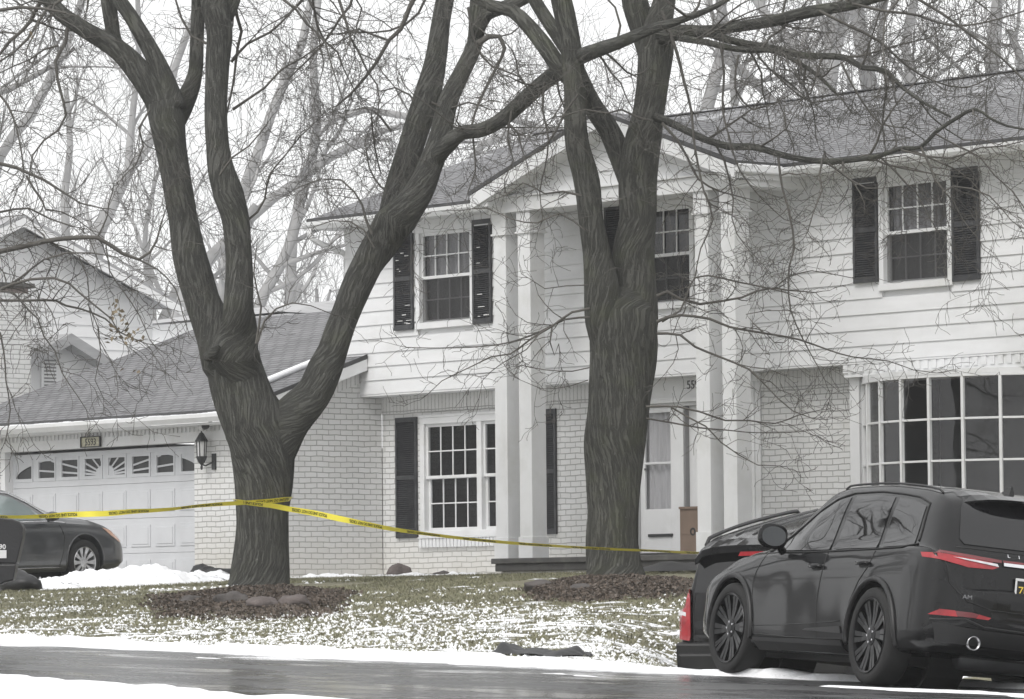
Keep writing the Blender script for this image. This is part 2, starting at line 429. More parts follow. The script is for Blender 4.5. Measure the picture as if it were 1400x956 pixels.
# lumpy snow pile along the edge of the driveway
def pile(name, pts, label, cat='snow pile', seed=0):
    mb = MB(); c = [Vector(p) for p in pts]
    n = len(c); m = 34; K = 160
    vs = []
    for i in range(K + 1):
        t = i / K * (n - 1); k = min(int(t), n - 2); q = c[k].lerp(c[k+1], t - k)
        d = (c[k+1] - c[k]); d.z = 0; d.normalize(); s = Vector((-d.y, d.x, 0)); H = q.z * .7
        for j in range(m + 1):
            a = j / m * 2 - 1
            w = .75 + .5 * H
            pp = Vector((q.x, q.y, 0)) + s * a * w
            e = sm(0, .08, i / K) * sm(1, .92, i / K)
            h = H * (1 - a * a) ** .8 * e * (1 + .7 * fbm(pp.x * 1.7 + seed, pp.y * 1.7, 4)) + .11 * fbm(pp.x * 5, pp.y * 5, 4) * e
            vs.append((pp.x, pp.y, gz(pp.x, pp.y) + h - .04))
    f = [(i*(m+1)+j, i*(m+1)+j+1, (i+1)*(m+1)+j+1, (i+1)*(m+1)+j) for i in range(K) for j in range(m)]
    o = mb.add(vs, f).build(name, M['snow'], smooth=True); return tag(o, label, cat)
def GP(x, y, V, h):  # pixel column at plan depth V
    q = PV(x, y, V); return (q.x, q.y, h)
pile('snow_pile', [GP(-20, 800, 34.2, .12), GP(60, 800, 35.6, .22), GP(105, 800, 36.2, .30), GP(135, 800, 36.6, .34), GP(160, 800, 37.0, .38), GP(195, 800, 37.6, .40), GP(220, 800, 38.2, .22), GP(255, 800, 38.8, .24), GP(290, 800, 39.3, .22), GP(318, 800, 39.6, .16)],
     'lumpy white snow pile heaped along the driveway in front of the garage door')
pile('snow_ridge', [GP(395, 800, 40.2, .08), GP(450, 800, 41.2, .10), GP(520, 795, 42.2, .08), GP(560, 795, 42.4, .10), GP(640, 795, 42.5, .09), GP(672, 795, 42.4, .05)],
     'thin ridge of snow lying along the foot of the brick wall under the window', 'snow ridge', 5)
# driveway
mb = MB()
for i in range(16):
    v0 = 25.6 + i * .94; v1 = v0 + .94
    mb.quad((-61.3, v0, gz(-61, v0) + .03), (-55.45, v0, gz(-56, v0) + .03), (-55.45, v1, gz(-56, v1) + .03), (-61.3, v1, gz(-61, v1) + .03))
tag(mb.build('driveway', M['concrete']), kind='structure')
# grass blades (nobody could count them)
gv = []; gf = []
r2 = random.Random(5)
cnt = 0
while cnt < 100000:
    px = r2.uniform(-20, 960); V = 25.7 + 16.5 * r2.random() ** 1.0
    q = PV(px, 850, V); U = q.x
    if U > -28 or (V > 40.3 and U < -55) or (V > 42.9): continue
    if math.hypot(U - T1.x, V - T1.y) < 1.5 or math.hypot(U - T2.x, V - T2.y) < 1.6: continue
    if smask(U, V) > r2.uniform(.1, .75) and r2.random() < (.86 if V > 26.2 else .97): continue
    z = gz(U, V); a = r2.uniform(0, 2*PI); w = r2.uniform(.005, .012); h = r2.uniform(.012, .038)
    lx, ly = r2.uniform(-.05, .05), r2.uniform(-.05, .05); dx, dy = math.cos(a)*w, math.sin(a)*w
    b0 = len(gv)
    gv += [(U-dx, V-dy, z-.01), (U+dx, V+dy, z-.01), (U+lx, V+ly, z+h)]; gf.append((b0, b0+1, b0+2)); cnt += 1
me = bpy.data.meshes.new('grass'); me.from_pydata(gv, [], gf); me.update()
tag(finish('grass', me, M['grass'], fixn=False), 'short olive and straw coloured winter grass poking through patchy snow', 'grass', kind='stuff')
# loose crumbs of half-melted snow lying on and between the grass
sv = []; sf = []; cnt = 0
while cnt < 7500:
    px = r2.uniform(-20, 960); V = 25.6 + 15.0 * r2.random() ** 1.25
    q = PV(px, 850, V); U = q.x
    if U > -28: continue
    w = sm(-.2, .7, fbm(U * .8 + 4, V * .5, 3) * 1.2 + .35 - .06 * (V - 26) + .25 * sm(-46, -36, U))
    if r2.random() > w: continue
    z = gz(U, V); s_ = r2.uniform(.007, .024); a = r2.uniform(0, PI); dx, dy = math.cos(a) * s_ * 1.6, math.sin(a) * s_ * 1.6
    b0 = len(sv); h = r2.uniform(.008, .030)
    sv += [(U-dx, V-dy, z), (U+dy, V-dx, z), (U+dx, V+dy, z), (U-dy, V+dx, z), (U+r2.uniform(-.4, .4)*s_, V, z+h)]; sf += [(b0, b0+1, b0+4), (b0+1, b0+2, b0+4), (b0+2, b0+3, b0+4), (b0+3, b0, b0+4)]; cnt += 1
me = bpy.data.meshes.new('snow_crumbs'); me.from_pydata(sv, [], sf); me.update()
tag(finish('snow_crumbs', me, M['snow'], fixn=False), 'crumbs of half melted snow speckled over the lawn', 'snow', kind='stuff')
# ------------------------------------------------------------------ the house
V1, V2, VG, VE = 43.1, 42.7, 40.6, 42.2
UL, UR = PV(472.6, 300, V2).x, -38.3
ZS, ZE, ZR = 3.25, 5.85, 7.42       # siding foot, eave, ridge
VR = 46.7; PT = (ZR - ZE) / (VR - VE)
UGR = PU(520, 600, -54.4).x; UGW = -54.4   # garage side wall
house = empty('house', (-47, V1, .5), 'white two storey house of painted brick and clapboard with columned portico and attached garage', 'house')
SPLIT = {'brick_wall', 'soldier_course', 'garage_brick_pier', 'frieze_board', 'soffit', 'drip_edge', 'garage_back_wall', 'window_ledge', 'inner_wall', 'bow_head'}
def clusters(mb):
    """groups of add() calls whose boxes touch"""
    bb = []
    for a, b_ in zip(mb.cuts, mb.cuts[1:] + [(len(mb.v), len(mb.f))]):
        vv = mb.v[a[0]:b_[0]]; bb.append(([min(v[k] for v in vv) - .006 for k in range(3)], [max(v[k] for v in vv) + .006 for k in range(3)], a, b_))
    par = list(range(len(bb)))
    def fd(i):
        while par[i] != i: i = par[i]
        return i
    for i in range(len(bb)):
        for j in range(i):
            if all(bb[i][0][k] <= bb[j][1][k] and bb[j][0][k] <= bb[i][1][k] for k in range(3)): par[fd(i)] = fd(j)
    g = {}
    for i in range(len(bb)): g.setdefault(fd(i), []).append(bb[i])
    out = []
    for c in g.values():
        m2 = MB()
        for _, _, a, b_ in c:
            o = len(m2.v); m2.v += mb.v[a[0]:b_[0]]; m2.f += [tuple(q - a[0] + o for q in f) for f in mb.f[a[1]:b_[1]]]
        out.append(m2)
    return out
def hp(mb, name, m, parent=None, **k):
    if name in SPLIT:
        cl = clusters(mb)
        if len(cl) > 1:
            for c_ in cl[1:]:
                o = c_.build(name, m, **k); o.parent = house; o.matrix_parent_inverse = HI
            mb = cl[0]
    o = mb.build(name, m, **k)
    if parent is None: o.parent = house; o.matrix_parent_inverse = HI
    else:
        o.parent = parent; o.matrix_parent_inverse = parent.matrix_world.inverted() if False else Matrix.Identity(4)
    return o
HI = Matrix.Translation(house.location).inverted()
def wall_rects(x0, x1, z0, z1, holes):
    xs = sorted({x0, x1, *[max(x0, min(x1, h[k])) for h in holes for k in (0, 1)]})
    out = []
    for a, b_ in zip(xs, xs[1:]):
        if b_ - a < 1e-4: continue
        mid = (a + b_) / 2; cuts = sorted([(h[2], h[3]) for h in holes if h[0] < mid < h[1]])
        z = z0
        for c0, c1 in cuts:
            if c0 > z: out.append((a, b_, z, min(c0, z1)))
            z = max(z, c1)
        if z < z1: out.append((a, b_, z, z1))
    return out
# --- opening positions from the photograph, on the wall planes
def opening(xl, xr, yt, yb, xm, V): return (ux(xl, V, (yt+yb)/2), ux(xr, V, (yt+yb)/2), zv(xm, yb, V), zv(xm, yt, V))
W1 = opening(571, 650, 306.5, 448, 610, V2)
W3 = opening(1204, 1304, 236, 394.5, 1254, V2)
w13 = (W1[1] - W1[0] + W3[1] - W3[0]) / 2
zt13, zb13 = (W1[3] + W3[3]) / 2, (W1[2] + W3[2]) / 2
W2r = ux(951, V2, 350); W2 = (W2r - w13, W2r, zb13, zt13)
W4 = opening(577, 741, 566, 733, 640, V1)
BW = (ux(1176, V1, 600), ux(1178, V2 + .12, 600) + sum(.505 * math.cos(R(38 - i * 12.7)) for i in range(7)) - .02, zv(1300, 760, V2), zv(1300, 516.5, V2))
D0, D1 = ux(868, V1, 650), ux(1016, V1, 650)
DR = (D0, D1, .74, zv(900, 512, V1))
print('W1', W1, 'W3', W3, 'W2', W2, 'W4', W4, 'BW', BW, 'DR', DR, 'UL', UL)
# second floor clapboards
mb = MB(); E = .207; z = ZS; k = 0
hol = [(w[0]+.03, w[1]-.03, w[2]+.03, w[3]-.03) for w in (W1, W2, W3)]
while z < 5.75:
    zt = min(z + E, 5.76)
    segs = [(UL, UR)]
    for h in hol:
        if h[2] < zt - .01 and h[3] > z + .01:
            segs = [s for a, b_ in segs for s in ((a, min(b_, h[0])), (max(a, h[1]), b_)) if s[1] - s[0] > .01]
    for a, b_ in segs:
        mb.prism([(V2 - .028, z), (V2 + .02, z), (V2 + .02, zt), (V2 - .008, zt)], 0, a, b_)
    z = zt; k += 1
hp(mb, 'siding', M['siding'])
mb = MB()
hol2 = [(w[0]+.04, w[1]-.04, w[2]+.04, w[3]-.04) for w in (W1, W2, W3)]
for a, b_, c0, c1 in wall_rects(UL+.01, UR-.01, ZS + .004, 5.74, hol2): mb.box(a, b_, V2 + .021, V2 + .12, c0, c1)
mb.box(UL+.01, UL+.12, V2+.125, 50.6, ZS, 5.74); mb.box(UR-.12, UR-.01, V2+.125, 50.6, .2, 5.74); mb.box(UL+.13, UR-.13, 50.5, 50.6, .2, 5.74)
mb.prism([(V2, 5.745), (50.6, 5.745), (VR, ZR - .12)], 0, UL + .01, UL + .1)
mb.prism([(V2, 5.745), (50.6, 5.745), (VR, ZR - .12)], 0, UR - .1, UR - .01)
hp(mb, 'inner_wall', M['siding'])
mb = MB().box(UL + .002, UR - .002, V2 - .02, V1 + .1, ZS - .03, ZS - .002); hp(mb, 'overhang_soffit', M['white'])
# first floor brick
SOL = .25
bh = [(W4[0]+.02, W4[1]-.02, W4[2]+.02, W4[3]-.02), (DR[0]+.02, DR[1]-.02, .3, DR[3]-.02), (BW[0]+.03, BW[1], BW[2]-.9, BW[3]+.05)]
mb = MB()
for a, b_, c0, c1 in wall_rects(UGW, UR, .1, ZS - SOL - .03, bh): mb.box(a, b_, V1, V1 + .12, c0, c1)
hp(mb, 'brick_wall', M['brick'])
mb = MB()
for a, b_, c0, c1 in wall_rects(UGW, UR, ZS - SOL - .03, ZS - .032, bh): mb.box(a, b_, V1 - .012, V1 + .12, c0, c1)
hp(mb, 'soldier_course', M['soldier'])
# windows
def curtain(x0, x1, y, z0, z1, parent, m):
    mb = MB(); n = int((x1 - x0) / .02); vs = []
    for i in range(n + 1):
        x = x0 + (x1 - x0) * i / n; d = .025 * math.sin(i * 1.15) + .015 * math.sin(i * .43 + 1)
        vs += [(x, y + d, z0), (x, y + d, z1)]
    mb.add(vs, [(2*i, 2*i+2, 2*i+3, 2*i+1) for i in range(n)])
    o = mb.build('curtain', m, smooth=True); sub(o, parent)
def sub(o, parent):
    o.parent = parent; o.matrix_parent_inverse = Matrix.Identity(4) if parent.parent is None else (parent.matrix_parent_inverse.copy() if False else Matrix.Identity(4))
def sash(fr, x0, x1, z0, z1, y, nx, nz, bar=.018, rail=.045, mm='white', dim=False):
    mb = MB()
    mb.box(x0, x0+rail, y, y+.035, z0, z1).box(x1-rail, x1, y, y+.035, z0, z1)
    mb.box(x0+rail, x1-rail, y, y+.035, z0, z0+rail).box(x0+rail, x1-rail, y, y+.035, z1-rail, z1)
    sub(mb.build('sash', M['white'], bevel=.003), fr)
    a0, a1, b0, b1 = x0+rail, x1-rail, z0+rail, z1-rail
    mb = MB()
    for i in range(1, nx): xx = a0 + (a1-a0)*i/nx; mb.box(xx-bar/2, xx+bar/2, y+.010, y+.026, b0, b1)
    for i in range(1, nz): zz = b0 + (b1-b0)*i/nz; mb.box(a0, a1, y+.0085, y+.0275, zz-bar/2, zz+bar/2)
    sub(mb.build('muntins', M['white'] if not dim else M['muntin_dim']), fr)
    sub(MB().box(a0, a1, y+.030, y+.034, b0, b1).build('pane', M['glass']), fr)
M['muntin_dim'] = mat('screened_muntin', (.45, .45, .46), .6)
def window(w, V, name='window', cas=.085, units=1, curt='half', screen=False, nx=4, sill=True):
    x0, x1, z0, z1 = w
    mb = MB()
    mb.box(x0, x0+cas, V-.045, V+.09, z0+.09, z1-cas*1.2).box(x1-cas, x1, V-.045, V+.09, z0+.09, z1-cas*1.2)
    mb.box(x0, x1, V-.045, V+.09, z1-cas*1.2, z1).box(x0-.015, x1+.015, V-.06, V-.012, z1-.022, z1+.02)
    mb.box(x0-.01, x1+.01, V-.06, V+.09, z0, z0+.09)
    inn0, inn1 = x0+cas, x1-cas; zb, zt = z0+.09, z1-cas*1.2
    wu = (inn1-inn0)/units
    for u in range(1, units): xx = inn0+wu*u; mb.box(xx-.055, xx+.055, V-.04, V+.09, zb, zt)
    fr = mb.build(name, M['white'], bevel=.006); fr.parent = house; fr.matrix_parent_inverse = HI
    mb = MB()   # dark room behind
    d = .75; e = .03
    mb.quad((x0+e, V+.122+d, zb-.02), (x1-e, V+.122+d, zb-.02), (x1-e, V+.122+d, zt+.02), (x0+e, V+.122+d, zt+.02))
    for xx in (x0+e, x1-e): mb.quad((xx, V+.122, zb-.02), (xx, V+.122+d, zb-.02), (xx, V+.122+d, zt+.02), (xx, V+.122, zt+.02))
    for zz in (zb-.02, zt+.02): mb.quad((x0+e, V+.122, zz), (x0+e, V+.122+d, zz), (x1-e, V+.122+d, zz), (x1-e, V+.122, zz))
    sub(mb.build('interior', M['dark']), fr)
    for u in range(units):
        a = inn0 + wu*u + (.055 if u else 0); b_ = inn0 + wu*(u+1) - (.055 if u < units-1 else 0)
        zm = (zb+zt)/2
        sash(fr, a, b_, zm-.02, zt, V+.0, nx, 2)
        sash(fr, a+.0, b_, zb, zm+.02, V+.045, nx, 2, dim=screen)
        if screen:
            sub(MB().box(a+.02, b_-.02, V+.012, V+.016, zb+.02, zm-.022).build('insect_screen', M['mesh']), fr)
        if curt == 'half': curtain(a+.02, b_-.02, V+.13, zb, zt, fr, M['curtain_d'])
        if curt == 'full': curtain(a+.02, b_-.02, V+.2, zb, zt, fr, M['curtain'])
    return fr
sm_, snt, sb = newmat('screen_mesh'); sb.inputs['Base Color'].default_value = (.03, .03, .03, 1); sb.inputs['Alpha'].default_value = .4; sb.inputs['Roughness'].default_value = .7; M['mesh'] = sm_
window(W1, V2, screen=True, curt='half'); window(W2, V2, screen=True, curt=None); window(W3, V2, screen=True, curt='half')
window(W4, V1, units=2, cas=.10, curt=None)
# rowlock sill of the lower window
mb = MB(); zz = W4[2]
mb.box(W4[0]-.03, W4[1]+.03, V1-.07, V1-.002, zz-.02, zz+.0)
hp(mb, 'window_ledge', M['white'])
mb = MB(); x = W4[0]-.03
while x < W4[1]+.02:
    mb.box(x, x+.068, V1-.055, V1-.002, zz-.155, zz-.025+.004*rng.random()); x += .083
hp(mb, 'rowlock_sill', M['white'], bevel=.006)
def shutter(x0, x1, V, z0, z1, chips=0):
    mb = MB(); y0, y1 = V-.05, V-.012 if V == V1 else V-.03
    y1 = V - .004 if V == V1 else V - .029
    y0 = y1 - .035
    e = .04
    mb.box(x0, x0+e, y0, y1, z0, z1).box(x1-e, x1, y0, y1, z0, z1)
    mb.box(x0+e, x1-e, y0, y1, z0, z0+.07).box(x0+e, x1-e, y0, y1, z1-.07, z1); zm = (z0+z1)/2
    mb.box(x0+e, x1-e, y0, y1, zm-.03, zm+.03)
    mb.box(x0+e, x1-e, y1-.006, y1, z0+.07, z1-.07)
    for a, b_ in ((z0+.07, zm-.03), (zm+.03, z1-.07)):
        z = a
        while z < b_-.01:
            mb.add([(x0+e, y0+.003, z), (x1-e, y0+.003, z), (x1-e, y1-.008, z+.026), (x0+e, y1-.008, z+.026)], [(0,1,2,3)])
            mb.add([(x0+e, y0+.003, z), (x1-e, y0+.003, z), (x1-e, y0+.012, z-.004), (x0+e, y0+.012, z-.004)], [(0,1,2,3)])
            z += .03
    o = hp(mb, 'shutter', M['shutter'])
    if chips:
        mb = MB()
        for i in range(chips):
            cx = x0 + (x1-x0)*rng.uniform(.15, .7); w = rng.uniform(.04, .16); cz = z0 + (z1-z0)*(rng.random()*.75)
            mb.box(cx, min(cx+w, x1-.02), y0-.002, y0+.004, cz, cz+rng.uniform(.006, .014))
        c = mb.build('bare_patches', M['chip']); sub(c, o)
        o['label'] = 'louvred dark shutter with chipped pale patches'
    return o
sz0 = zv(557, 451.5, V2); sz1 = zv(663, 300, V2)
shutter(ux(543.5, V2), ux(569.5, V2), V2, sz0, sz1, 11); shutter(ux(651.5, V2), ux(677, V2), V2, sz0, sz1, 6)
shutter(W2[0]-.50, W2[0]-.02, V2, sz0, sz1)
shutter(ux(1170, V2, 300), ux(1203, V2, 300), V2, zv(1187, 387, V2), zv(1187, 243, V2)); shutter(ux(1305, V2, 300), ux(1342, V2, 300), V2, zv(1323, 384, V2), zv(1323, 229, V2))
sl0, sl1 = zv(557, 736, V1), zv(557, 571, V1)
shutter(ux(543, V1, 650), ux(571.5, V1, 650), V1, sl0, sl1); shutter(W4[1]+.03, ux(762, V1, 650), V1, sl0, sl1)
# main roof
def roof_slab(name, pts, m, th=.07, me_edge=True):
    mb = MB(); P = [Vector(p) for p in pts]; n_ = len(P)
    dn = Vector((0, 0, -th)); mb.add(P + [p + dn for p in P], [tuple(range(n_)), tuple(range(n_, 2*n_))[::-1]] + [(i, (i+1) % n_, n_+(i+1) % n_, n_+i) for i in range(n_)])
    return hp(mb, name, m)
RL, RR_ = UL - .28, UR + .3
ZEt = ZE + .06
PL, PRr, PVf, PC = -50.05, -44.60, 41.3, -47.32
pz = .33; PA = ZEt + (PC - PL) * pz   # portico apex
VA = VE + (PA - ZEt) / PT             # where its ridge dies into the main roof
roof_slab('roof', [(RL, VE, ZEt), (PL, VE, ZEt), (PC, VA, PA + .0), (PRr, VE, ZEt), (RR_, VE, ZEt), (RR_, VR, ZR + .06), (RL, VR, ZR + .06)], M['shingle'], .05)
roof_slab('rear_roof', [(RL, 51.2, ZEt), (RL, VR + .001, ZR + .06), (RR_, VR + .001, ZR + .06), (RR_, 51.2, ZEt)], M['shingle'], .05)
roof_slab('portico_roof', [(PL, PVf, ZEt), (PC, PVf, PA), (PC, VA, PA), (PL, VE, ZEt)], M['shingle_p'], .05)
roof_slab('portico_roof', [(PC + .001, PVf, PA), (PRr, PVf, ZEt), (PRr, VE, ZEt), (PC + .001, VA, PA)], M['shingle_p'], .05)
mb = MB(); mb.box(RL, RR_, VR - .09, VR + .09, ZR + .055, ZR + .075); hp(mb, 'ridge_cap', M['shingle'])
# eaves: soffit, fascia, gutters
def gutter(x0, x1, V, z, name='gutter', ends=True):
    prof = [(V, z), (V, z-.11), (V-.07, z-.12), (V-.12, z-.05), (V-.125, z), (V-.105, z), (V-.10, z-.045), (V-.06, z-.10), (V-.02, z-.095), (V-.02, z)]
    mb = MB().prism(prof, 0, x0, x1)
    for xx in ((x0-.004, x0), (x1, x1+.004)): mb.prism(prof[:5], 0, *xx)
    return hp(mb, name, M['white'])
mb = MB()
for a, b_ in ((RL + .02, PL), (PRr, RR_ - .02)):
    mb.box(a, b_, VE + .02, V2 + .02, 5.76, 5.785); mb.box(a, b_, VE + .0, VE + .02, 5.74, 5.895)
hp(mb, 'soffit', M['white'])
mb = MB().box(UL + .02, PL + .02, V2 - .05, V2 - .03, 5.60, 5.76).box(PRr-.02, UR-.02, V2 - .05, V2 - .03, 5.60, 5.76); hp(mb, 'frieze_board', M['white'])
gutter(RL, PL + .1, VE - .002, 5.86); gutter(PRr - .05, RR_, VE - .002, 5.86)
mb = MB().box(RL-.002, PL, VE - .03, VE + .03, ZEt - .035, ZEt + .012).box(PRr, RR_, VE - .03, VE + .03, ZEt - .035, ZEt + .012)
hp(mb, 'drip_edge', M['edge'])
def rake(name, a, b_, w, th, m):
    """board below a sloping line from a to b, thickness th in its own perpendicular axis"""
    a, b_ = Vector(a), Vector(b_); d = Vector((0, 0, -w)); t = Vector(th)
    mb = MB().add([a, b_, b_+d, a+d, a+t, b_+t, b_+d+t, a+d+t], [(0,1,2,3), (7,6,5,4), (0,4,5,1), (1,5,6,2), (2,6,7,3), (3,7,4,0)])
    return hp(mb, name, m)
rake('rake_board', (RL, VE, ZEt - .052), (RL, VR, ZR + .008), .18, (.025, 0, 0), M['white'])
# portico pediment: rakes, dark drip line, tympanum, beam, soffit
f0 = PVf - .02
rake('drip_edge', (PL - .06, f0, ZEt + .01), (PC, f0, PA + .03), .06, (0, .022, 0), M['edge'])
rake('drip_edge', (PC, f0, PA + .03), (PRr + .06, f0, ZEt + .01), .06, (0, .022, 0), M['edge'])
rake('rake_board', (PL - .02, f0 + .004, ZEt - .052), (PC, f0 + .004, PA - .032), .19, (0, .03, 0), M['white'])
rake('rake_board', (PC, f0 + .004, PA - .032), (PRr + .02, f0 + .004, ZEt - .052), .19, (0, .03, 0), M['white'])
TV = PVf + .32
mb = MB(); z = 5.86
mb.prism([(PL + .02, 5.80), (PRr - .02, 5.80), (PRr - .02, 5.84), (PC, PA - .06), (PL + .02, 5.84)], 1, TV, TV + .05)
z = 5.82
while z < PA - .1:
    x0 = PL + .08 + max(0, (z + E - ZEt) / pz); x1 = PRr - .08 - max(0, (z + E - ZEt) / pz)
    if x1 - x0 > .1:
        mb.prism([(TV - .026, z), (TV, z), (TV, z + E), (TV - .006, z + E)], 0, x0, x1)
    z += E
hp(mb, 'pediment', M['siding'])
mb = MB().box(PL + .03, PRr - .03, TV - .05, TV + .3, 5.60, 5.80)
mb.box(PL + .03, PL + .33, TV + .301, V2 - .031, 5.60, 5.80).box(PRr - .33, PRr - .03, TV + .301, V2 - .031, 5.60, 5.80)
mb.box(PL + .0, PRr, TV - .09, TV + .0, 5.801, 5.83)
hp(mb, 'portico_beam', M['white'], bevel=.006)
hp(MB().box(PL - .02, PL + .32, PVf + .03, V2 - .032, ZEt - .22, ZEt - .054), 'eave_return', M['white'])
hp(MB().box(PRr - .32, PRr + .02, PVf + .03, V2 - .032, ZEt - .22, ZEt - .054), 'eave_return', M['white'])
hp(MB().box(PRr + .005, PRr + .10, PVf + .0, VE - .1, ZEt - .15, ZEt - .03), 'gutter', M['white'], bevel=.02)
hp(MB().box(PRr - .01, PRr + .04, PVf + .0, VE - .03, ZEt - .028, ZEt + .012), 'drip_edge', M['edge'])
mb = MB().box(PL + .331, PRr - .331, TV + .301, V2 - .032, 5.66, 5.70); hp(mb, 'portico_ceiling', M['white'])
mb = MB()
for s, a in ((1, PL), (-1, PRr)):   # sloping soffits of the overhang
    mb.add([(a, f0 + .03, ZEt - .24), (PC, f0 + .03, PA - .22), (PC, TV, PA - .22), (a, TV, ZEt - .24)], [(0, 1, 2, 3)])
hp(mb, 'rake_soffit', M['white'])
# columns
CW = .268; CV = 41.62
for cx in (ux(676.5, CV, 550), ux(709.5, CV, 550), ux(952, CV, 550), ux(988, CV, 550)):
    zb = .73
    mb = MB().box(cx, cx + CW, CV, CV + CW, zb + .30, 5.60 - .28)
    mb.box(cx - .018, cx + CW + .018, CV - .018, CV + CW + .018, zb, zb + .30)
    mb.box(cx - .012, cx + CW + .012, CV - .012, CV + CW + .012, 5.60 - .28, 5.60)
    mb.box(cx - .03, cx + CW + .03, CV - .03, CV + CW + .03, 5.29, 5.318)
    hp(mb, 'column', M['white'], bevel=.005)
# porch slab
SL = PV(671, 767, 41.35).x
mb = MB().box(SL, -43.9, 41.35, V1 + .2, .655, .73); o = hp(mb, 'porch_floor', M['slate'], bevel=.01)
mb = MB().box(SL + .03, -43.93, 41.40, V1 + .19, .55, .654); hp(mb, 'porch_edge', M['slate'], bevel=.01)
mb = MB().box(SL + .10, -44.0, 41.46, V1 + .18, -.1, .549); hp(mb, 'porch_base', M['brick'])
mb = MB().box(SL + .25, -44.2, 41.2, 41.45, .0, .30); hp(mb, 'porch_step', M['concrete'], bevel=.02)
# entrance
zt = DR[3]; V = V1
mb = MB(); lz = zv(905, 548, V1)
mb.box(D0 - .12, D1 + .12, V - .03, V + .1, lz, zt + .0).box(D0 - .15, D1 + .15, V - .07, V - .031, lz - .04, lz + .03)
mb.box(D0 - .12, D0 + .06, V - .03, V + .1, .73, lz).box(D1 - .06, D1 + .12, V - .03, V + .1, .73, lz)
mb.box(D0 + .06, D1 - .06, V + .0, V + .1, lz - .09, lz)
surround = hp(mb, 'door_surround', M['white'], bevel=.006)
sx0, sx1 = ux(874, V, 650), ux(930.5, V, 650)
mb = MB(); dz0, dz1 = .79, lz - .092
g0, g1 = sx0 + .10, ux(915.5, V, 650); gz0, gzm, gz1 = zv(905, 696, V), zv(905, 633, V), zv(905, 564, V)
mb.box(sx0, g0, V + .02, V + .06, dz0, dz1).box(g1, sx1, V + .02, V + .06, dz0, dz1).box(g0, g1, V + .02, V + .06, dz0, gz0).box(g0, g1, V + .02, V + .06, gz1, dz1)
mb.box(g0, g1, V + .012, V + .05, gzm - .015, gzm + .015)
sd = hp(mb, 'storm_door', M['white'], bevel=.005)
sub(MB().box(g0, g1, V + .045, V + .05, gz0, gz1).build('pane', M['glass']), sd)
ms = MB().box(ux(886, V, 731), ux(919, V, 731), V - .005, V + .02, zv(903, 734, V), zv(903, 730, V)); sub(ms.build('letter_slot', M['iron'], bevel=.004), sd)
curtain(g0 - .05, g1 + .05, V + .10, gz0 - .05, gz1 + .05, sd, M['curtain'])
sub(MB().box(g0+.0, g0+.03, V-.0, V+.02, zv(885, 643, V), zv(885, 640, V)).build('door_handle', M['chrome_d']), sd)
dx0, dx1 = ux(934, V, 650), D1 - .06
mb = MB().box(dx0 + .032, dx1, V + .09, V + .13, dz0, dz1)
for za, zb_ in ((dz0 + .12, dz0 + .42), (dz0 + .52, dz0 + 1.3), (dz0 + 1.42, dz0 + 1.85)):
    for xa, xb in ((dx0 + .16, dx0 + .45), (dx0 + .53, dx1 - .1)):
        if xb - xa > .05: mb.box(xa, xb, V + .078, V + .091, za, zb_)
hp(mb, 'front_door', M['white'], bevel=.006)
M['jamb'] = mat('grey_door_jamb', (.22, .22, .225), .6)
hp(MB().box(sx1 + .004, dx0 - .004, V + .01, V + .09, dz0, dz1), 'door_post', M['white'])
mb = MB().box(dx0 + .0, dx0 + .03, V + .02, V + .1, dz0, dz1); hp(mb, 'door_jamb', M['jamb'])
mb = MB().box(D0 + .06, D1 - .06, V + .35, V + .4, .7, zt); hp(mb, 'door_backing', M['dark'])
mb = MB().box(D0, D1, V - .06, V + .2, .731, .785); hp(mb, 'door_sill', M['slate'])
tx = PV(939, 532, V - .031)
tag(put_text('house_number', '5593', .17, Matrix.Translation(Vector((tx.x, V - .034, tx.z))) @ Matrix.Rotation(PI/2, 4, 'X'), M['iron'], align='LEFT'), 'dark metal house number on the white panel above the front door', 'house number')
# corner trim right of the porch
cx0, cx1 = ux(1026, V1 - .03, 600), ux(1039.5, V1 - .03, 600)
mb = MB().box(cx0, cx1, V1 - .03, V1 - .002, .5, ZS - .15).box(cx0 + .05, cx0 + .09, V1 - .045, V1 - .031, .5, ZS - .15).box(cx0 - .25, cx1 + .02, V1 - .035, V1 - .002, ZS - .149, ZS - .031); hp(mb, 'corner_board', M['white'], bevel=.004)
# bow window
NP = 7; pw = .505; angs = [38 - i * 12.7 for i in range(NP)]
bx, by = ux(1178, V2 + .12, 600), V2 + .17
pts = [Vector((bx, by))]
for a in angs: pts.append(pts[-1] + Vector((math.cos(R(-a)), math.sin(R(-a)))) * pw)
zt_, zb_ = zv(1290, 517, V2 - .25), zv(1290, 517, V2 - .25) - 2.15
rows = 4; rh_ = (zt_ - zb_) / rows
bow = MB()
for i, a in enumerate(angs):
    A, B = pts[i], pts[i+1]; d = (B - A).normalized(); nn = Vector((d.y, -d.x))
    Mx = Matrix(((d.x, -nn.x, 0, A.x), (d.y, -nn.y, 0, A.y), (0, 0, 1, 0), (0, 0, 0, 1)))
    bow.M = Mx
    bow.box(-.018, .018, -.03, .03, zb_, zt_); bow.box(pw - .018, pw + .018, -.03, .03, zb_, zt_)
    for r_i in range(1, rows): z = zb_ + rh_ * r_i; bow.box(.022, pw - .022, -.02, .02, z - .014, z + .014)
    bow.box(0, pw, -.035, .05, zt_, zt_ + .04); bow.box(0, pw, -.05, .05, zb_ - .05, zb_)
bow.M = None
bo = bow.build('bow_window', M['white'], bevel=.004); bo.parent = house; bo.matrix_parent_inverse = HI
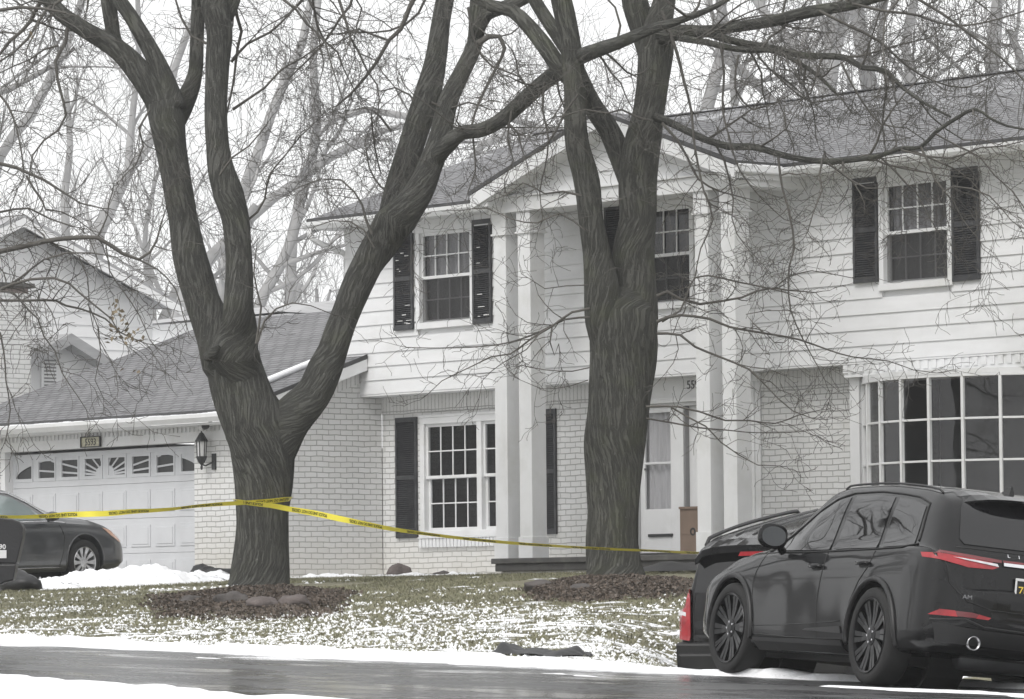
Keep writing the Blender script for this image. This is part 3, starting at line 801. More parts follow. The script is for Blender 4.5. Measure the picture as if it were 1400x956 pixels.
for i, a in enumerate(angs):
    A, B = pts[i], pts[i+1]; d = (B - A).normalized(); nn = Vector((d.y, -d.x))
    Mx = Matrix(((d.x, -nn.x, 0, A.x), (d.y, -nn.y, 0, A.y), (0, 0, 1, 0), (0, 0, 0, 1)))
    sub(MB(Mx).box(.01, pw - .01, .012, .016, zb_, zt_).build('pane', M['glass']), bo)
E0, E1 = pts[0], pts[-1]
mb = MB(); poly = [(p_.x, p_.y - .04) for p_ in pts] + [(pts[-1].x, V1 + .1), (pts[0].x, V1 + .1)]
mb.prism(poly, 2, zt_ + .04, ZS - .032 - .17)
mb.box(pts[0].x - .20, pts[0].x - .02, V2 + .10, V2 + .22, .6, ZS - .033)
mb.box(pts[-1].x + .02, pts[-1].x + .20, V2 + .10, V2 + .22, .6, ZS - .033)
mb.box(pts[0].x - .2, pts[-1].x + .2, V2 + .0, V2 + .2, ZS - .20, ZS - .033)
hp(mb, 'bow_head', M['white'])
mb = MB(); x = pts[0].x - .2
while x < pts[-1].x + .1: mb.box(x, x + .085, V2 - .018, V2 + .0, ZS - .145, ZS - .034); x += .15
hp(mb, 'dentils', M['white'], bevel=.003)
mb = MB().prism(poly, 2, .3, zb_ - .05); hp(mb, 'bow_base', M['brick'])
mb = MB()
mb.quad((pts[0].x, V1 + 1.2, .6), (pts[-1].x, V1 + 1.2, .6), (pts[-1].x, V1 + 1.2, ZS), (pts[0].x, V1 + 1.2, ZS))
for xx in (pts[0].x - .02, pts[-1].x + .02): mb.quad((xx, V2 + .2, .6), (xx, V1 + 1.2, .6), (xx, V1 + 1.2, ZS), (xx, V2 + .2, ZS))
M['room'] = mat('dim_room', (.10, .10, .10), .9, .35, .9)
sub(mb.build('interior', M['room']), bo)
# downspout at the left corner
e0 = PV(455, 312, VE - .06); 
P = [(RL + .13, VE - .06, 5.76), (RL + .13, VE - .06, 5.66), (RL + .16, VE - .0, 5.58), (UL - .05, V2 - .02, 5.42), (UL - .05, V2 + .05, 5.35), (UL - .05, V2 + .05, 2.6)]
hp(MB().tube(P, .045, 10), 'downspout', M['white'], smooth=True)
# ---- garage
GE = VG - .42; ZG = 2.98; GP_ = .344
def gzr(V): return ZG + GP_ * (V - GE)
URk, ULk = -54.2, -62.2; VRG = 45.7
roof_slab('garage_roof', [(ULk, GE, ZG), (URk, GE, ZG), (URk, V2 - .03, gzr(V2 - .03)), (UL - .002, V2 - .03, gzr(V2 - .03)), (UL - .002, VRG, gzr(VRG)), (ULk, VRG, gzr(VRG))], M['shingle_g'], .05)
roof_slab('garage_rear_roof', [(ULk, VRG + .001, gzr(VRG)), (UL - .002, VRG + .001, gzr(VRG)), (UL - .002, 51, ZG + .1), (ULk, 51, ZG + .1)], M['shingle_g'], .05)
rake('rake_board', (URk, GE, ZG - .052), (URk, V2 - .035, gzr(V2 - .035) - .052), .17, (-.025, 0, 0), M['white'])
rake('drip_edge', (URk + .004, GE - .02, ZG + .01), (URk + .004, V2 - .035, gzr(V2 - .035) + .018), .058, (-.03, 0, 0), M['edge'])
rake('rake_board', (ULk, GE, ZG - .052), (ULk, VRG, gzr(VRG) - .052), .17, (.025, 0, 0), M['white'])
gutter(ULk, URk - .1, GE - .002, ZG - .05)
hp(MB().box(ULk, URk, GE - .03, GE + .03, ZG - .04, ZG + .012), 'drip_edge', M['edge'])
gd0, gd1 = ux(17.6, VG + .15, 700), ux(267.5, VG + .02, 700)
zdt = zv(140, 616, VG + .15); zlint = zv(140, 611.5, VG)
hp(MB().box(ULk + .2, URk - .18, GE + .0, VG + .0, ZG - .20, ZG - .17), 'garage_soffit', M['white'])
mb = MB().box(ULk + .5, UGW - .0, VG - .03, VG + .25, zlint, ZG - .20)   # frieze over the door
hp(mb, 'garage_frieze', M['white'])
mb = MB(); x = ULk + .55; zd = zv(60, 598, VG - .03)
while x < UGW - .1: mb.box(x, x + .052, VG - .05, VG - .031, zd - .055, zd + .065); x += .105
mb.box(ULk + .5, UGW, VG - .052, VG - .031, zd + .065, ZG - .2)
hp(mb, 'garage_dentils', M['white'], bevel=.002)
hp(MB().box(gd1, UGW, VG, VG + .25, .1, zlint).box(ULk + .5, gd0 - .12, VG, VG + .25, .1, zlint), 'garage_brick_pier', M['brick'])
hp(MB().box(gd0 - .118, gd0, VG + .002, VG + .3, .1, zlint - .002), 'garage_door_jamb', M['white'])
mb = MB()
mb.add([(UGW + .003, VG + .002, .1), (UGW + .003, V1 - .014, .1), (UGW + .003, V1 - .014, gzr(V1) - .3), (UGW + .003, VG + .002, gzr(VG) - .16)], [(0, 1, 2, 3)])
o = hp(mb, 'garage_side_wall', M['brick_side'])
mb = MB().add([(UGW + .012, VG + .9, gzr(VG + .9) - .40), (UGW + .012, V2 - .03, gzr(V2) - .42), (UGW + .012, V2 - .03, gzr(V2) - .17), (UGW + .012, VG + .9, gzr(VG + .9) - .15)], [(0, 1, 2, 3)])
hp(mb, 'garage_soldier_course', M['soldier_side'])
hp(MB().box(ULk + .5, UGW, 50.3, 50.6, .1, ZG - .2).box(ULk + .5, ULk + .7, VG + .26, 50.3, .1, ZG - .2), 'garage_back_wall', M['siding'])
# overhead door
dv = VG + .15; sec = .533; ztop = zdt; gw = gd1 - gd0
mb = MB()
gmat = M['gdoor'] = mat('garage_door_paint', (.55, .56, .58), .5, .05, 2, dirt=((.4, .41, .42), .35, 1.2))
pit = gw / 8
for k in range(4):
    z1 = ztop - sec * k; z0 = z1 - sec
    if k == 0:
        # frame of the window section with eight openings
        mb.box(gd0, gd1, dv, dv + .05, z0 + .004, z0 + .10).box(gd0, gd1, dv, dv + .05, z1 - .07, z1)
        for i in range(9):
            x = gd0 + pit * i; mb.box(max(gd0, x - .065), min(gd1, x + .065), dv, dv + .05, z0 + .10, z1 - .07)
    else:
        mb.box(gd0, gd1, dv, dv + .05, z0 + .004, z1)
        for i in range(8):
            x = gd0 + pit * i
            mb.box(x + .07, x + pit - .07, dv - .012, dv - .0005, z0 + .10, z1 - .10)
            mb.box(x + .115, x + pit - .115, dv - .02, dv - .0125, z0 + .14, z1 - .14)
gdoor = hp(mb, 'garage_door', gmat, bevel=.006)
z1 = ztop; z0 = ztop - sec; a0, a1 = z0 + .10, z1 - .07
inset = .05
xc = gd0 + pit * 4; ea, eb = pit * 3.86, (a1 - a0) * 1.12 - inset
fr = MB(); gl = MB(); lat = MB()
ray_angs = [12, 33, 52, 70, 110, 128, 147, 168]
for i in range(8):
    x0 = gd0 + pit * i + .066; x1 = gd0 + pit * (i + 1) - .066
    fr.box(x0, x0+inset*.7, dv - .008, dv + .03, a0, a1).box(x1-inset*.7, x1, dv - .008, dv + .03, a0, a1).box(x0+inset*.7, x1-inset*.7, dv - .008, dv + .03, a0, a0 + inset).box(x0+inset*.7, x1-inset*.7, dv - .008, dv + .03, a1 - inset, a1)
    gx0, gx1, gz0_, gz1_ = x0 + inset*.7, x1 - inset*.7, a0 + inset, a1 - inset
    gl.box(gx0, gx1, dv + .022, dv + .026, gz0_, gz1_)
    # plain panel outside the arch
    st = 14; zb0 = a0 + inset
    for j in range(st):
        xa, xb = gx0 + (gx1-gx0)*j/st, gx0 + (gx1-gx0)*(j+1)/st
        def el(x): t_ = 1 - ((x - xc)/ea)**2; return zb0 + eb * math.sqrt(max(0, t_))
        ha, hb = min(gz1_, el(xa)), min(gz1_, el(xb))
        if ha < gz1_ - .002 or hb < gz1_ - .002:
            lat.prism([(xa, ha), (xb, hb), (xb, gz1_), (xa, gz1_)], 1, dv + .002, dv + .018)
    # rays
    ns = 2 if i in (0, 7) else 40
    for sgn in (-1, 1):
        for k_, (tx_, tz_) in enumerate(((4.0, .62), (3.1, 1.3), (1.55, 1.35), (.72, 1.3), (1.0, .22), (.28, 1.3))):
            if i in (0, 7) : continue
            ex, ez = xc + sgn * tx_ * pit * .97, zb0 + (gz1_-gz0_) * tz_
            if k_ == 4: ex, ez = xc + sgn * pit * 1.02, zb0 + (gz1_-gz0_) * .18
            # clip segment (xc,zb0)->(ex,ez) to pane box
            t0, t1 = 0., 1.; dx_, dz_ = ex - xc, ez - zb0
            for pq in ((-dx_, xc - gx0), (dx_, gx1 - xc), (-dz_, zb0 - gz0_ + 1e-6), (dz_, gz1_ - zb0)):
                pp_, qq = pq
                if abs(pp_) < 1e-9:
                    if qq < 0: t0, t1 = 1, 0
                elif pp_ < 0: t0 = max(t0, qq/pp_)
                else: t1 = min(t1, qq/pp_)
            if t1 - t0 < .02: continue
            p0 = Vector((xc + dx_*t0, zb0 + dz_*t0)); p1 = Vector((xc + dx_*t1, zb0 + dz_*t1))
            d_ = (p1-p0).normalized(); w_ = Vector((-d_.y, d_.x)) * .014
            lat.prism([tuple(p0-w_), tuple(p1-w_), tuple(p1+w_), tuple(p0+w_)], 1, dv + .003 + .0007*k_, dv + .016)
    if i in (3, 4):
        cxx = xc - .1 if i == 3 else xc + .1
        s_ = -1 if i == 3 else 1
        e_ = gx1 if i == 3 else gx0
        lat.prism([(e_, zb0)] + [(e_ + s_ * .15 * math.cos(R(a)), zb0 + .15 * math.sin(R(a))) for a in (0, 22, 45, 67, 90)], 1, dv + .0005, dv + .017)
for nm, m_, mm in (('window_frame', fr, gmat), ('window_pane', gl, None), ('sunburst_grille', lat, gmat)):
    if mm is None: mm = M['cargl']
    o = m_.build(nm, M['screen'] if nm == 'window_pane' else mm); sub(o, gdoor)
# snow on garage eave, snow-covered pole lying up the roof
mb = MB()
for i in range(60):
    x = ULk + (URk - ULk) * i / 60; h = .012 + .03 * max(0, fbm(x * 2.5, 3, 3) + .12)
    mb.box(x, x + (URk - ULk) / 60 - .001, GE - .09, GE - .035, ZG - .06, ZG - .05 + h)
tag(mb.build('eave_snow', M['snow']), 'thin broken line of snow along the garage gutter', 'snow line')
a = PU(292, 554, -54.75); 
def onroof(px, py):   # pixel on the garage roof plane
    r = ray(px, py); t = (ZG - GP_ * GE) / (r.z - GP_ * r.y); return r * t
A, B = onroof(294, 555), onroof(426, 500); B2 = onroof(470, 484)
o_ = Vector((0, 0, .05))
tag(MB().tube([A + o_, A.lerp(B, .5) + o_, B + o_, B2 + o_], [.055, .055, .05, .045], 10).build('roof_rail', M['snow'], smooth=True), 'snow covered pale ledge running up the garage roof beside its rake', 'roof ledge')
# lantern, flood light, number plaque
lp = PV(289, 615, VG); s_ = 1.0
lan = empty('wall_lantern', (lp.x, VG, lp.z), 'black carriage lantern mounted on the white brick pier beside the garage door', 'wall lantern')
def lb(mb, name, m, par=None, **k): o = mb.build(name, m, **k); o.parent = par or lan; return o
yo = -.16
lb(MB().lathe([(.0, .36), (.008, .36), (.01, .26), (.035, .24), (.075, .17), (.098, .13), (.098, .12), (.02, .125)], (-.03, yo, 0), 8), 'lantern_roof', M['iron'])
lb(MB().lathe([(.0, -.30), (.012, -.30), (.02, -.26), (.012, -.23), (.05, -.19), (.08, -.12), (.085, -.10), (.02, -.10)], (-.03, yo, 0), 8), 'lantern_base', M['iron'])
lb(MB().lathe([(.058, -.10), (.072, .12)], (-.03, yo, 0), 8), 'lantern_glass', M['frost'])
mb = MB()
for k in range(6):
    an = k * PI / 3; mb.tube([(-.03 + .066*math.cos(an), yo + .066*math.sin(an), -.10), (-.03 + .08*math.cos(an), yo + .08*math.sin(an), .13)], .007, 6)
lb(mb, 'lantern_cage', M['iron'])
lb(MB().box(.04, .13, -.03, -.002, -.30, -.06).tube([(-.03, yo, -.22), (.02, yo + .04, -.24), (.085, -.02, -.18)], .014, 8), 'lantern_bracket', M['iron'], bevel=.01)
fp = PV(284, 583, VG - .2)
fl = empty('flood_light', (fp.x, VG - .2, fp.z), 'small swivel security flood light with white bulb under the garage eave', 'flood light')
lb(MB().tube([(.06, .05, .13), (.07, -.0, .06), (.03, -.03, .02)], .02, 8).lathe([(.045, -.055), (.05, -.01), (.03, .05), (.012, .06)], (0, -.03, 0), 12, ax=0), 'lamp_holder', M['iron'], fl)
lb(MB().lathe([(.0, -.17), (.03, -.165), (.055, -.13), (.06, -.09), (.04, -.056)], (0, -.03, -.01), 14, ax=0), 'bulb', M['frost'], fl, smooth=True)
q0, q1 = PV(112, 604, VG - .052), PV(137.5, 604, VG - .052); qz = PV(125, 604.5, VG).z
pl = empty('number_plaque', ((q0.x + q1.x)/2, VG - .052, qz), 'small framed house number plaque above the garage door', 'house number plaque')
w_ = (q1.x - q0.x)/2
lb(MB().box(-w_, w_, -.012, 0, -.075, .075), 'plaque_face', M['plaque'], pl)
lb(MB().box(-w_-.012, -w_+.006, -.028, 0, -.085, .085).box(w_-.006, w_+.012, -.028, 0, -.085, .085).box(-w_+.006, w_-.006, -.028, 0, .07, .085).box(-w_+.006, w_-.006, -.028, 0, -.085, -.07), 'plaque_frame', M['iron'], pl)
o = put_text('plaque_number', '5593', .15, Matrix.Translation((0, -.013, -.053)) @ Matrix.Rotation(PI/2, 4, 'X'), M['iron']); o.parent = pl
# cardboard box on the porch
c0, c1 = PV(929.5, 720, V1 - .45), PV(962, 720, V1 - .45); cz = PV(940, 694, V1 - .45).z
cb = empty('cardboard_box', (c0.x, V1 - .45, .73), 'tall brown cardboard box standing by the front door between storm door and column', 'cardboard box')
W_ = c1.x - c0.x; H_ = cz - .73
lb(MB().box(0, W_, 0, .35, 0, H_), 'carton', M['card'], cb, bevel=.006)
lb(MB().box(.005, W_ - .005, -.006, -.001, H_ * .45, H_ * .454).box(0, W_, -.02, .0, H_ - .02, H_ + .012), 'flap', M['card'], cb)
lb(MB().lathe([(.055, -.004), (.055, 0), (.03, 0), (.03, -.004)], (W_ * .55, -.001, H_ * .5), 14, ax=1), 'printed_mark', M['iron'], cb)
# ------------------------------------------------------------------ trees
def interp(path, step):
    """path [(Vector, r)] -> denser Catmull-Rom"""
    P = [p for p, r in path]; Rr = [r for p, r in path]; out = []
    n = len(P)
    for i in range(n - 1):
        p0, p1, p2, p3 = P[max(i-1, 0)], P[i], P[i+1], P[min(i+2, n-1)]
        k = max(1, int((p2 - p1).length / step))
        for j in range(k):
            t = j / k; t2 = t*t; t3 = t2*t
            q = .5 * ((2*p1) + (-p0 + p2)*t + (2*p0 - 5*p1 + 4*p2 - p3)*t2 + (-p0 + 3*p1 - 3*p2 + p3)*t3)
            out.append((q, Rr[i] + (Rr[i+1]-Rr[i])*t))
    out.append((P[-1], Rr[-1])); return out
class Tree:
    def __init__(s, seed): s.rec = []; s.limb = MB(); s.tw = MB(); s.r = random.Random(seed); s.np = 0
    def trace(s, pts, step=.10, sides=26, rough=.10, limb=True):
        """pts (px, py, radius_px, depth) -> world limb"""
        k_ = 1 if limb else .56
        path = [(PZ(x, y, Z), r * k_ * Z / F) for x, y, r, Z in pts]
        d = interp(path, step)
        if limb:
            ph = s.r.random() * 50; r0 = d[0][1]
            def disp(a, L, t):
                v = Vector((math.cos(a) * 3.2, math.sin(a) * 3.2, L * .9 + ph))
                f = noise.noise(v * 1.0); g = abs(noise.noise(Vector((math.cos(a) * 5.5, math.sin(a) * 5.5, L * .7 + ph + 9))))
                k = noise.noise(Vector((math.cos(a)*.8, math.sin(a)*.8, L * 1.4 + ph)))
                return 1 + rough * (.35 * f - .9 * max(0, .25 - g) * 1.6 + .7 * k)
            s.limb.tube([p for p, r in d], [r for p, r in d], sides, uv=True, disp=disp)
        else:
            s.tube(d)
            for _ in range(2): s.grow(d[-1][0], (d[-1][0] - d[-4][0]).normalized() + Vector((s.r.gauss(0, .25), s.r.gauss(0, .25), s.r.gauss(0, .25))), s.r.uniform(.3, .7), min(.006, d[-1][1]), 1, dens=1.2)
        return d
    def tube(s, d, n=None):
        r = d[0][1]; n = n or (3 if r < .011 else 5 if r < .03 else 8)
        s.tw.tube([p for p, _ in d], [q for _, q in d], n, caps=False); s.np += 1
        if r > .007: s.rec += [(p.x, p.y, p.z, q) for p, q in d[1:]]
    def reach(s, tgt, L, lvl, bias, dens):
        A = np.array(s.rec); dd = ((A[:, :3] - np.array(tgt)) ** 2).sum(1); i = int(dd.argmin()); q = Vector(A[i, :3]); v = tgt - q
        s.grow(q, v + Vector((s.r.gauss(0, .2), s.r.gauss(0, .2), s.r.gauss(0, .2))), min(2.4, v.length + L), min(.011, A[i, 3] * .8), lvl, bias, dens=dens)
    def grow(s, p, d, L, r, lvl, bias=(0, 0, 0), wig=.40, dens=1.0, rmin=.003):
        R_ = s.r; step = min(.22, max(.045, L / 7)); n = max(3, int(L / step)); step = L / n
        path = [(p.copy(), r)]; d = d.normalized(); b = Vector(bias)
        curl = Vector((R_.gauss(0, 1), R_.gauss(0, 1), R_.gauss(0, 1))) * .04
        for i in range(n):
            if R_.random() < .2: curl = Vector((R_.gauss(0, 1), R_.gauss(0, 1), R_.gauss(0, 1))) * .05
            d = (d + curl + Vector((R_.gauss(0, wig), R_.gauss(0, wig), R_.gauss(0, wig))) * .6 + b * .08).normalized()
            p = p + d * step
            path.append((p.copy(), max(rmin, r * (1 - .93 * (i+1)/n))))
        s.tube(path); s.spawn(path, lvl, bias, dens, L)
    def spawn(s, path, lvl, bias=(0, 0, 0), dens=1.0, L=None, t0=.1, t1=1.0):
        if lvl <= 0: return
        R_ = s.r
        if L is None: L = sum((path[i+1][0]-path[i][0]).length for i in range(len(path)-1))
        rate = {3: 1.9, 2: 3.6, 1: 6.5}[lvl] * dens
        k = int(L * rate + R_.random())
        for _ in range(k):
            t = t0 + (t1-t0) * R_.random(); f = t * (len(path)-1); i = min(int(f), len(path)-2)
            q = path[i][0].lerp(path[i+1][0], f-i); rr = path[i][1]
            ax = (path[i+1][0]-path[i][0]).normalized()
            o = ax.orthogonal().normalized(); o.rotate(Matrix.Rotation(R_.uniform(0, 2*PI), 3, ax))
            an = R(R_.uniform(35, 80)); dd = ax * math.cos(an) + o * math.sin(an) + Vector(bias) * .25
            l = {3: R_.uniform(1.0, 2.2), 2: R_.uniform(.4, 1.15), 1: R_.uniform(.08, .38)}[lvl]
            rc = min(rr * .6, {3: .017, 2: .0085, 1: .005}[lvl])
            s.grow(q, dd, l, max(.0034, rc), lvl-1, bias, dens=dens)
    def done(s, label, group, at, m, name='bare_tree', loc=None):
        e = empty(name, at, label, 'tree', group)
        if s.limb.v:
            o = s.limb.build('trunk', m, smooth=True, uv=True); o.parent = e; o.matrix_parent_inverse = Matrix.Translation(Vector(at)).inverted()
        o = s.tw.build('branches', M['twig'], smooth=True); o.parent = e; o.matrix_parent_inverse = Matrix.Translation(Vector(at)).inverted()
        print(label, 'twigs', s.np, 'verts', len(s.tw.v)); return e
D = 60.0; dn = (0, 0, -.55); upb = (0, 0, .4)
t = Tree(3)
TR = t.trace([(352,830,56,D),(354,812,46,D),(355,795,40.5,D),(356,770,38,D),(357,740,37,D),(358,700,37.5,D),(361,660,40,D),(360,620,44,D),(352,585,46,D),(338,555,42,D),(322,510,40,D),(317,485,38,D),(313,466,26,D+.12),(311,452,10,D+.35)], sides=44, step=.07, rough=.12)
def TT(pts, limb=True, z=D, sp=None, **k):
    d = t.trace([(p[0], p[1], p[2], (p[3] if len(p) > 3 else z)) for p in pts], limb=limb, **k)
    if sp: t.spawn(d, sp[0], sp[1] if len(sp) > 1 else dn, sp[2] if len(sp) > 2 else 1.0)
    return d
TT([(332,540,24),(310,492,36),(296,458,30),(284,430,26),(276,410,24),(267,380,24),(258,345,23),(251,300,20),(242,250,20.5),(234,205,22),(228,165,25),(222,140,24)])
TT([(228,165,22),(214,134,19),(190,98,17),(160,67,14),(115,40,11.5),(85,20,11),(67,0,11),(30,-45,10),(-30,-120,8)])
TT([(236,150,20),(229,118,14),(214,84,12.5),(195,50,11.5),(178,22,10.5),(158,-8,10),(120,-80,8)])
TT([(175,75,10),(158,58,10),(152,30,10.5),(148,0,11),(140,-50,9)], z=60.3)
TT([(232,185,14),(246,150,17),(258,128,13.5),(267,100,10),(269,60,9.5),(271,0,9.5),(268,-60,8)], z=60.5)
TT([(340,540,20,59.9),(322,490,33,59.8),(326,450,26,59.7),(326,420,20.5,59.5),(327,380,19,59.5),(326,340,18,59.5),(322,300,19,59.5),(312,265,21,59.5),(303,235,19,59.5),(298,200,16,59.5),(295,150,15.5,59.5),(297,90,17,59.5),(300,45,18,59.5),(294,10,19,59.5),(285,-30,14,59.5),(270,-110,10,59.5)], sides=30)
TT([(304,30,12,59.6),(318,0,11,59.6),(330,-60,9,59.6)])
TT([(352,655,38),(368,620,36),(384,590,33),(400,570,29),(428,540,25),(444,505,24),(455,480,21),(468,440,20),(484,400,21),(502,362,21),(520,335,24),(537,308,27),(548,288,20,60.1),(553,272,7,60.25)], sides=34)
TT([(528,325,18,60.1),(538,300,22,60.2),(546,262,21,60.3),(553,230,19,60.3),(568,180,18.5,60.3),(585,130,18.5,60.3),(596,80,15,60.3),(603,30,13,60.3),(608,0,13,60.3),(620,-70,11,60.3)])
TT([(528,328,17,59.95),(548,298,24,59.8),(573,262,20,59.7),(587,230,17,59.7),(602,190,16,59.7),(612,140,14,59.7),(632,98,12,59.7),(649,60,11.5,59.7),(653,20,12,59.7),(654,-10,11,59.7),(662,-80,9,59.7)])
TT([(652,45,10,59.6),(665,20,9.5,59.5),(698,7,9.5,59.4),(725,-8,9,59.2),(760,-40,7,59)])
C3 = TT([(588,236,8,59.75),(600,210,13,59.6),(614,196,12,59.4),(631,182,10,59.2),(658,178,10,59),(685,164,10.5,58.7),(712,141,11,58.4),(738,117,11.5,58),(759,101,12,57.7),(789,80,11,57),(822,67,10,55.8),(850,57,8.5,55.2),(890,40,7,55),(930,28,5,54.8),(980,8,3.6,54.5),(1030,-25,2,54),(1060,-60,.8,54)])
t.spawn(C3, 3, dn, .8)
# knot of old wood on the main fork
t.limb.tube([PZ(283,488,59.75), PZ(290,484,59.45), PZ(300,474,59.4)], [.06, .075, .03], 14, uv=True)
# secondary limbs
for pts, z in (
    ([(653,60,8),(668,50,7),(683,50,6),(690,66,5),(686,78,4),(672,105,3.8),(655,140,3.4),(645,172,3),(648,201,2.4),(650,235,2),(640,262,1.4)], 59.3),
    ([(92,38,5),(90,58,4.5),(76,84,4.2),(79,110,3.8),(87,140,3.6),(90,158,3.2),(80,178,3),(60,192,2.5),(45,212,2),(40,245,1.6)], 59.6),
    ([(80,62,3),(60,68,2.6),(40,82,2.2),(20,90,1.8),(-10,105,1.2)], 59.4),
    ([(350,470,3.4),(354,445,3),(357,420,2.6),(352,400,2.2),(347,375,1.8),(350,345,1.4)], 59.2),
    ([(352,468,3),(362,438,2.6),(378,422,2.2),(400,414,1.8),(425,418,1.4),(450,428,1.1)], 59.2),
    ([(318,330,3),(340,300,3),(352,290,2.8),(362,272,2.6),(368,240,2.4),(388,215,2),(412,185,1.7),(430,168,1.4)], 59.8),
    ([(508,320,4),(500,300,3.6),(495,280,3),(484,262,2.6),(466,246,2.2),(440,245,1.8),(412,255,1.4)], 59.3),
    ([(512,340,3),(498,315,2.6),(478,303,2),(455,302,1.6),(430,310,1.2)], 59.2),
    ([(535,180,3.4),(520,160,3),(508,150,2.6),(512,200,2.4),(520,235,2)], 60.6),
    ([(590,-60,7),(575,-20,6.6),(560,10,6),(548,40,5.4),(532,55,4.8),(515,85,4.4),(500,105,3.8),(478,130,3),(460,145,2.4)], 60.6),
    ([(530,55,3.6),(510,48,3),(490,40,2.6),(470,45,2)], 60.6),
    ([(205,150,3),(190,175,2.6),(196,200,2.2),(186,225,1.8),(170,240,1.3)], 59.5),
    ([(590,140,3),(610,150,3),(640,140,2.4),(670,150,1.8)], 59.6),
    ([(575,150,3),(560,130,2.6),(540,120,2.2),(520,125,1.7)], 60.2),
    ([(745,112,3.4),(742,150,2.8),(750,190,2.4),(745,230,2),(738,262,1.6),(742,300,1.2)], 57.6),
    ([(700,150,2.8),(694,190,2.4),(702,220,1.8),(690,245,1.3)], 58.3),
    ([(760,95,3),(765,130,2.6),(780,165,2.2),(790,200,1.8)], 57.4),
    ([(318,150,4),(340,135,3.4),(362,120,3),(385,95,2.6),(412,80,2.2),(440,60,1.8)], 59.8),
    ([(316,85,4),(338,60,3.4),(368,45,3),(395,20,2.6),(420,-10,2.2)], 59.8),
    ([(282,60,3.6),(262,50,3.4),(248,25,3),(240,0,2.6)], 59.2),
    ([(300,240,2.6),(318,215,2.4),(340,200,2),(365,170,1.6)], 59.0),
    ([(540,270,3),(520,255,2.6),(505,230,2.2),(500,200,1.8)], 60.2)):
    d = t.trace([(*p, z) for p in pts], limb=False, step=.14); t.spawn(d, 2, (0, 0, -.2), 1.25)
for x, y, r_, z, dx, dz, L, bz in ((62,-5,.06,60,-.6,-.5,3.2,-.8), (120,-60,.06,59.5,-.2,-.8,3,-.8), (150,-30,.05,60.5,-.5,-.3,3,-.8), (300,-60,.06,60,.6,-.4,3.4,-.8), (330,-40,.05,59,.6,-.5,3,-.9), (420,-60,.05,60,.1,-1,2.6,-.9), (455,-40,.05,60,-.2,-1,2.8,-.9), (500,-60,.05,60.5,-.3,-.9,3,-.9), (620,-60,.05,61,-.6,-.6,3,-.8), (395,-60,.05,61,.4,-.9,2.4,-.9), (220,-60,.04,60,.2,-.9,2,-.9)):
    t.grow(PZ(x, y, z), rh * dx + up * dz + fh * rng.uniform(-.4, .4), L, r_ * .5, 3, (0, 0, bz * .35), dens=1.15)
for x0, y0 in ((20, 60), (60, 20), (100, 80), (150, 120), (10, 170), (70, 200), (120, 230), (180, 260), (190, 200), (340, 60), (360, 180), (410, 60), (380, 250), (430, 270), (500, 150), (540, 200), (620, 20), (680, 220), (450, 140), (120, 150), (40, 150), (130, 30), (390, 130), (440, 200), (400, 260), (480, 60), (470, 220), (520, 30), (560, 90), (640, 120), (700, 60), (420, 330)):
    t.reach(PZ(x0, y0, 60 + rng.uniform(-.8, .8)), rng.uniform(.3, .8), 2, (0, 0, -.2), 1.2)
# crown above the picture
for x, y, L in ((-30,-120,4), (120,-80,5), (268,-60,5), (330,-60,5), (270,-110,6), (620,-70,6), (662,-80,5), (760,-40,4)):
    t.grow(PZ(x, y, 60), up + rh * rng.uniform(-.6, .6) + fh * rng.uniform(-.5, .5), L + 1, .10, 3, (0, 0, .3), wig=.15, dens=.75)
bt = t.done('large bare tree with a pale wide fork nearest the garage, yellow tape round its trunk', None, (T1.x, T1.y, gz(T1.x, T1.y)), M['bark'])

D = 57.0; t = Tree(9)
t.trace([(840,806,50,D),(840,792,44,D),(839,775,38.5,D),(837,745,36.5,D),(838,700,37,D),(839,640,39,D),(841,600,42,D),(846,560,43,D),(850,520,44,D),(853,470,46,D),(852,435,45,D),(851,412,32,D+.12),(851,392,12,D+.35)], sides=48, step=.07, rough=.15)
def T2t(pts, **k): return t.trace([(p[0], p[1], p[2], (p[3] if len(p) > 3 else D)) for p in pts], **k)
T2t([(840,500,26,57),(829,440,28,56.9),(823,392,24,56.8),(816,345,19,56.8),(808,300,17,56.8),(803,250,18,56.8),(790,200,16.5,56.8),(786,150,15,56.8),(785,105,16,56.8),(780,60,15,56.8),(772,20,15,56.8),(764,-15,14,56.8),(750,-90,11,56.8)], sides=30, rough=.14)
T2t([(860,510,28,57.1),(868,440,33,57.1),(868,392,30,57.1),(867,345,29,57.1),(872,300,25,57.1),(872,250,26,57.1),(878,200,26,57.1),(886,160,23,57.1),(893,110,22,57.1),(897,70,23,57.1),(900,35,20,57.1),(908,0,16,57.1),(915,-60,13,57.1)], sides=34, rough=.14)
T2t([(893,80,20,57.3),(880,40,19,57.3),(868,5,18,57.3),(860,-40,14,57.3)])
T2t([(868,255,20,57.2),(848,212,16,57.3),(832,178,14.5,57.3),(812,148,14,57.3),(797,118,13,57.2),(786,90,11,57)])
T2t([(790,118,12,57),(765,92,12,57),(744,62,12,57.1),(722,35,11,57.3),(700,15,9.5,57.4),(672,8,8.5,57.5),(640,-10,7,57.6)])
T2t([(786,85,10,57.2),(768,58,10,57.4),(748,28,9.5,57.6),(728,-5,9,57.8),(700,-60,8,58)])
E3 = T2t([(905,50,14,56.9),(930,44,10.5,56.7),(964,43,8.5,56.4),(1000,38,7.5,56.1),(1031,33,8,55.8),(1064,27,8.5,55.5),(1098,18,9,55.2),(1131,12,8.5,55),(1165,7,7,54.7),(1200,-2,5.5,54.4),(1240,-10,4,54)], sides=14); t.spawn(E3, 3, dn, 1.1)
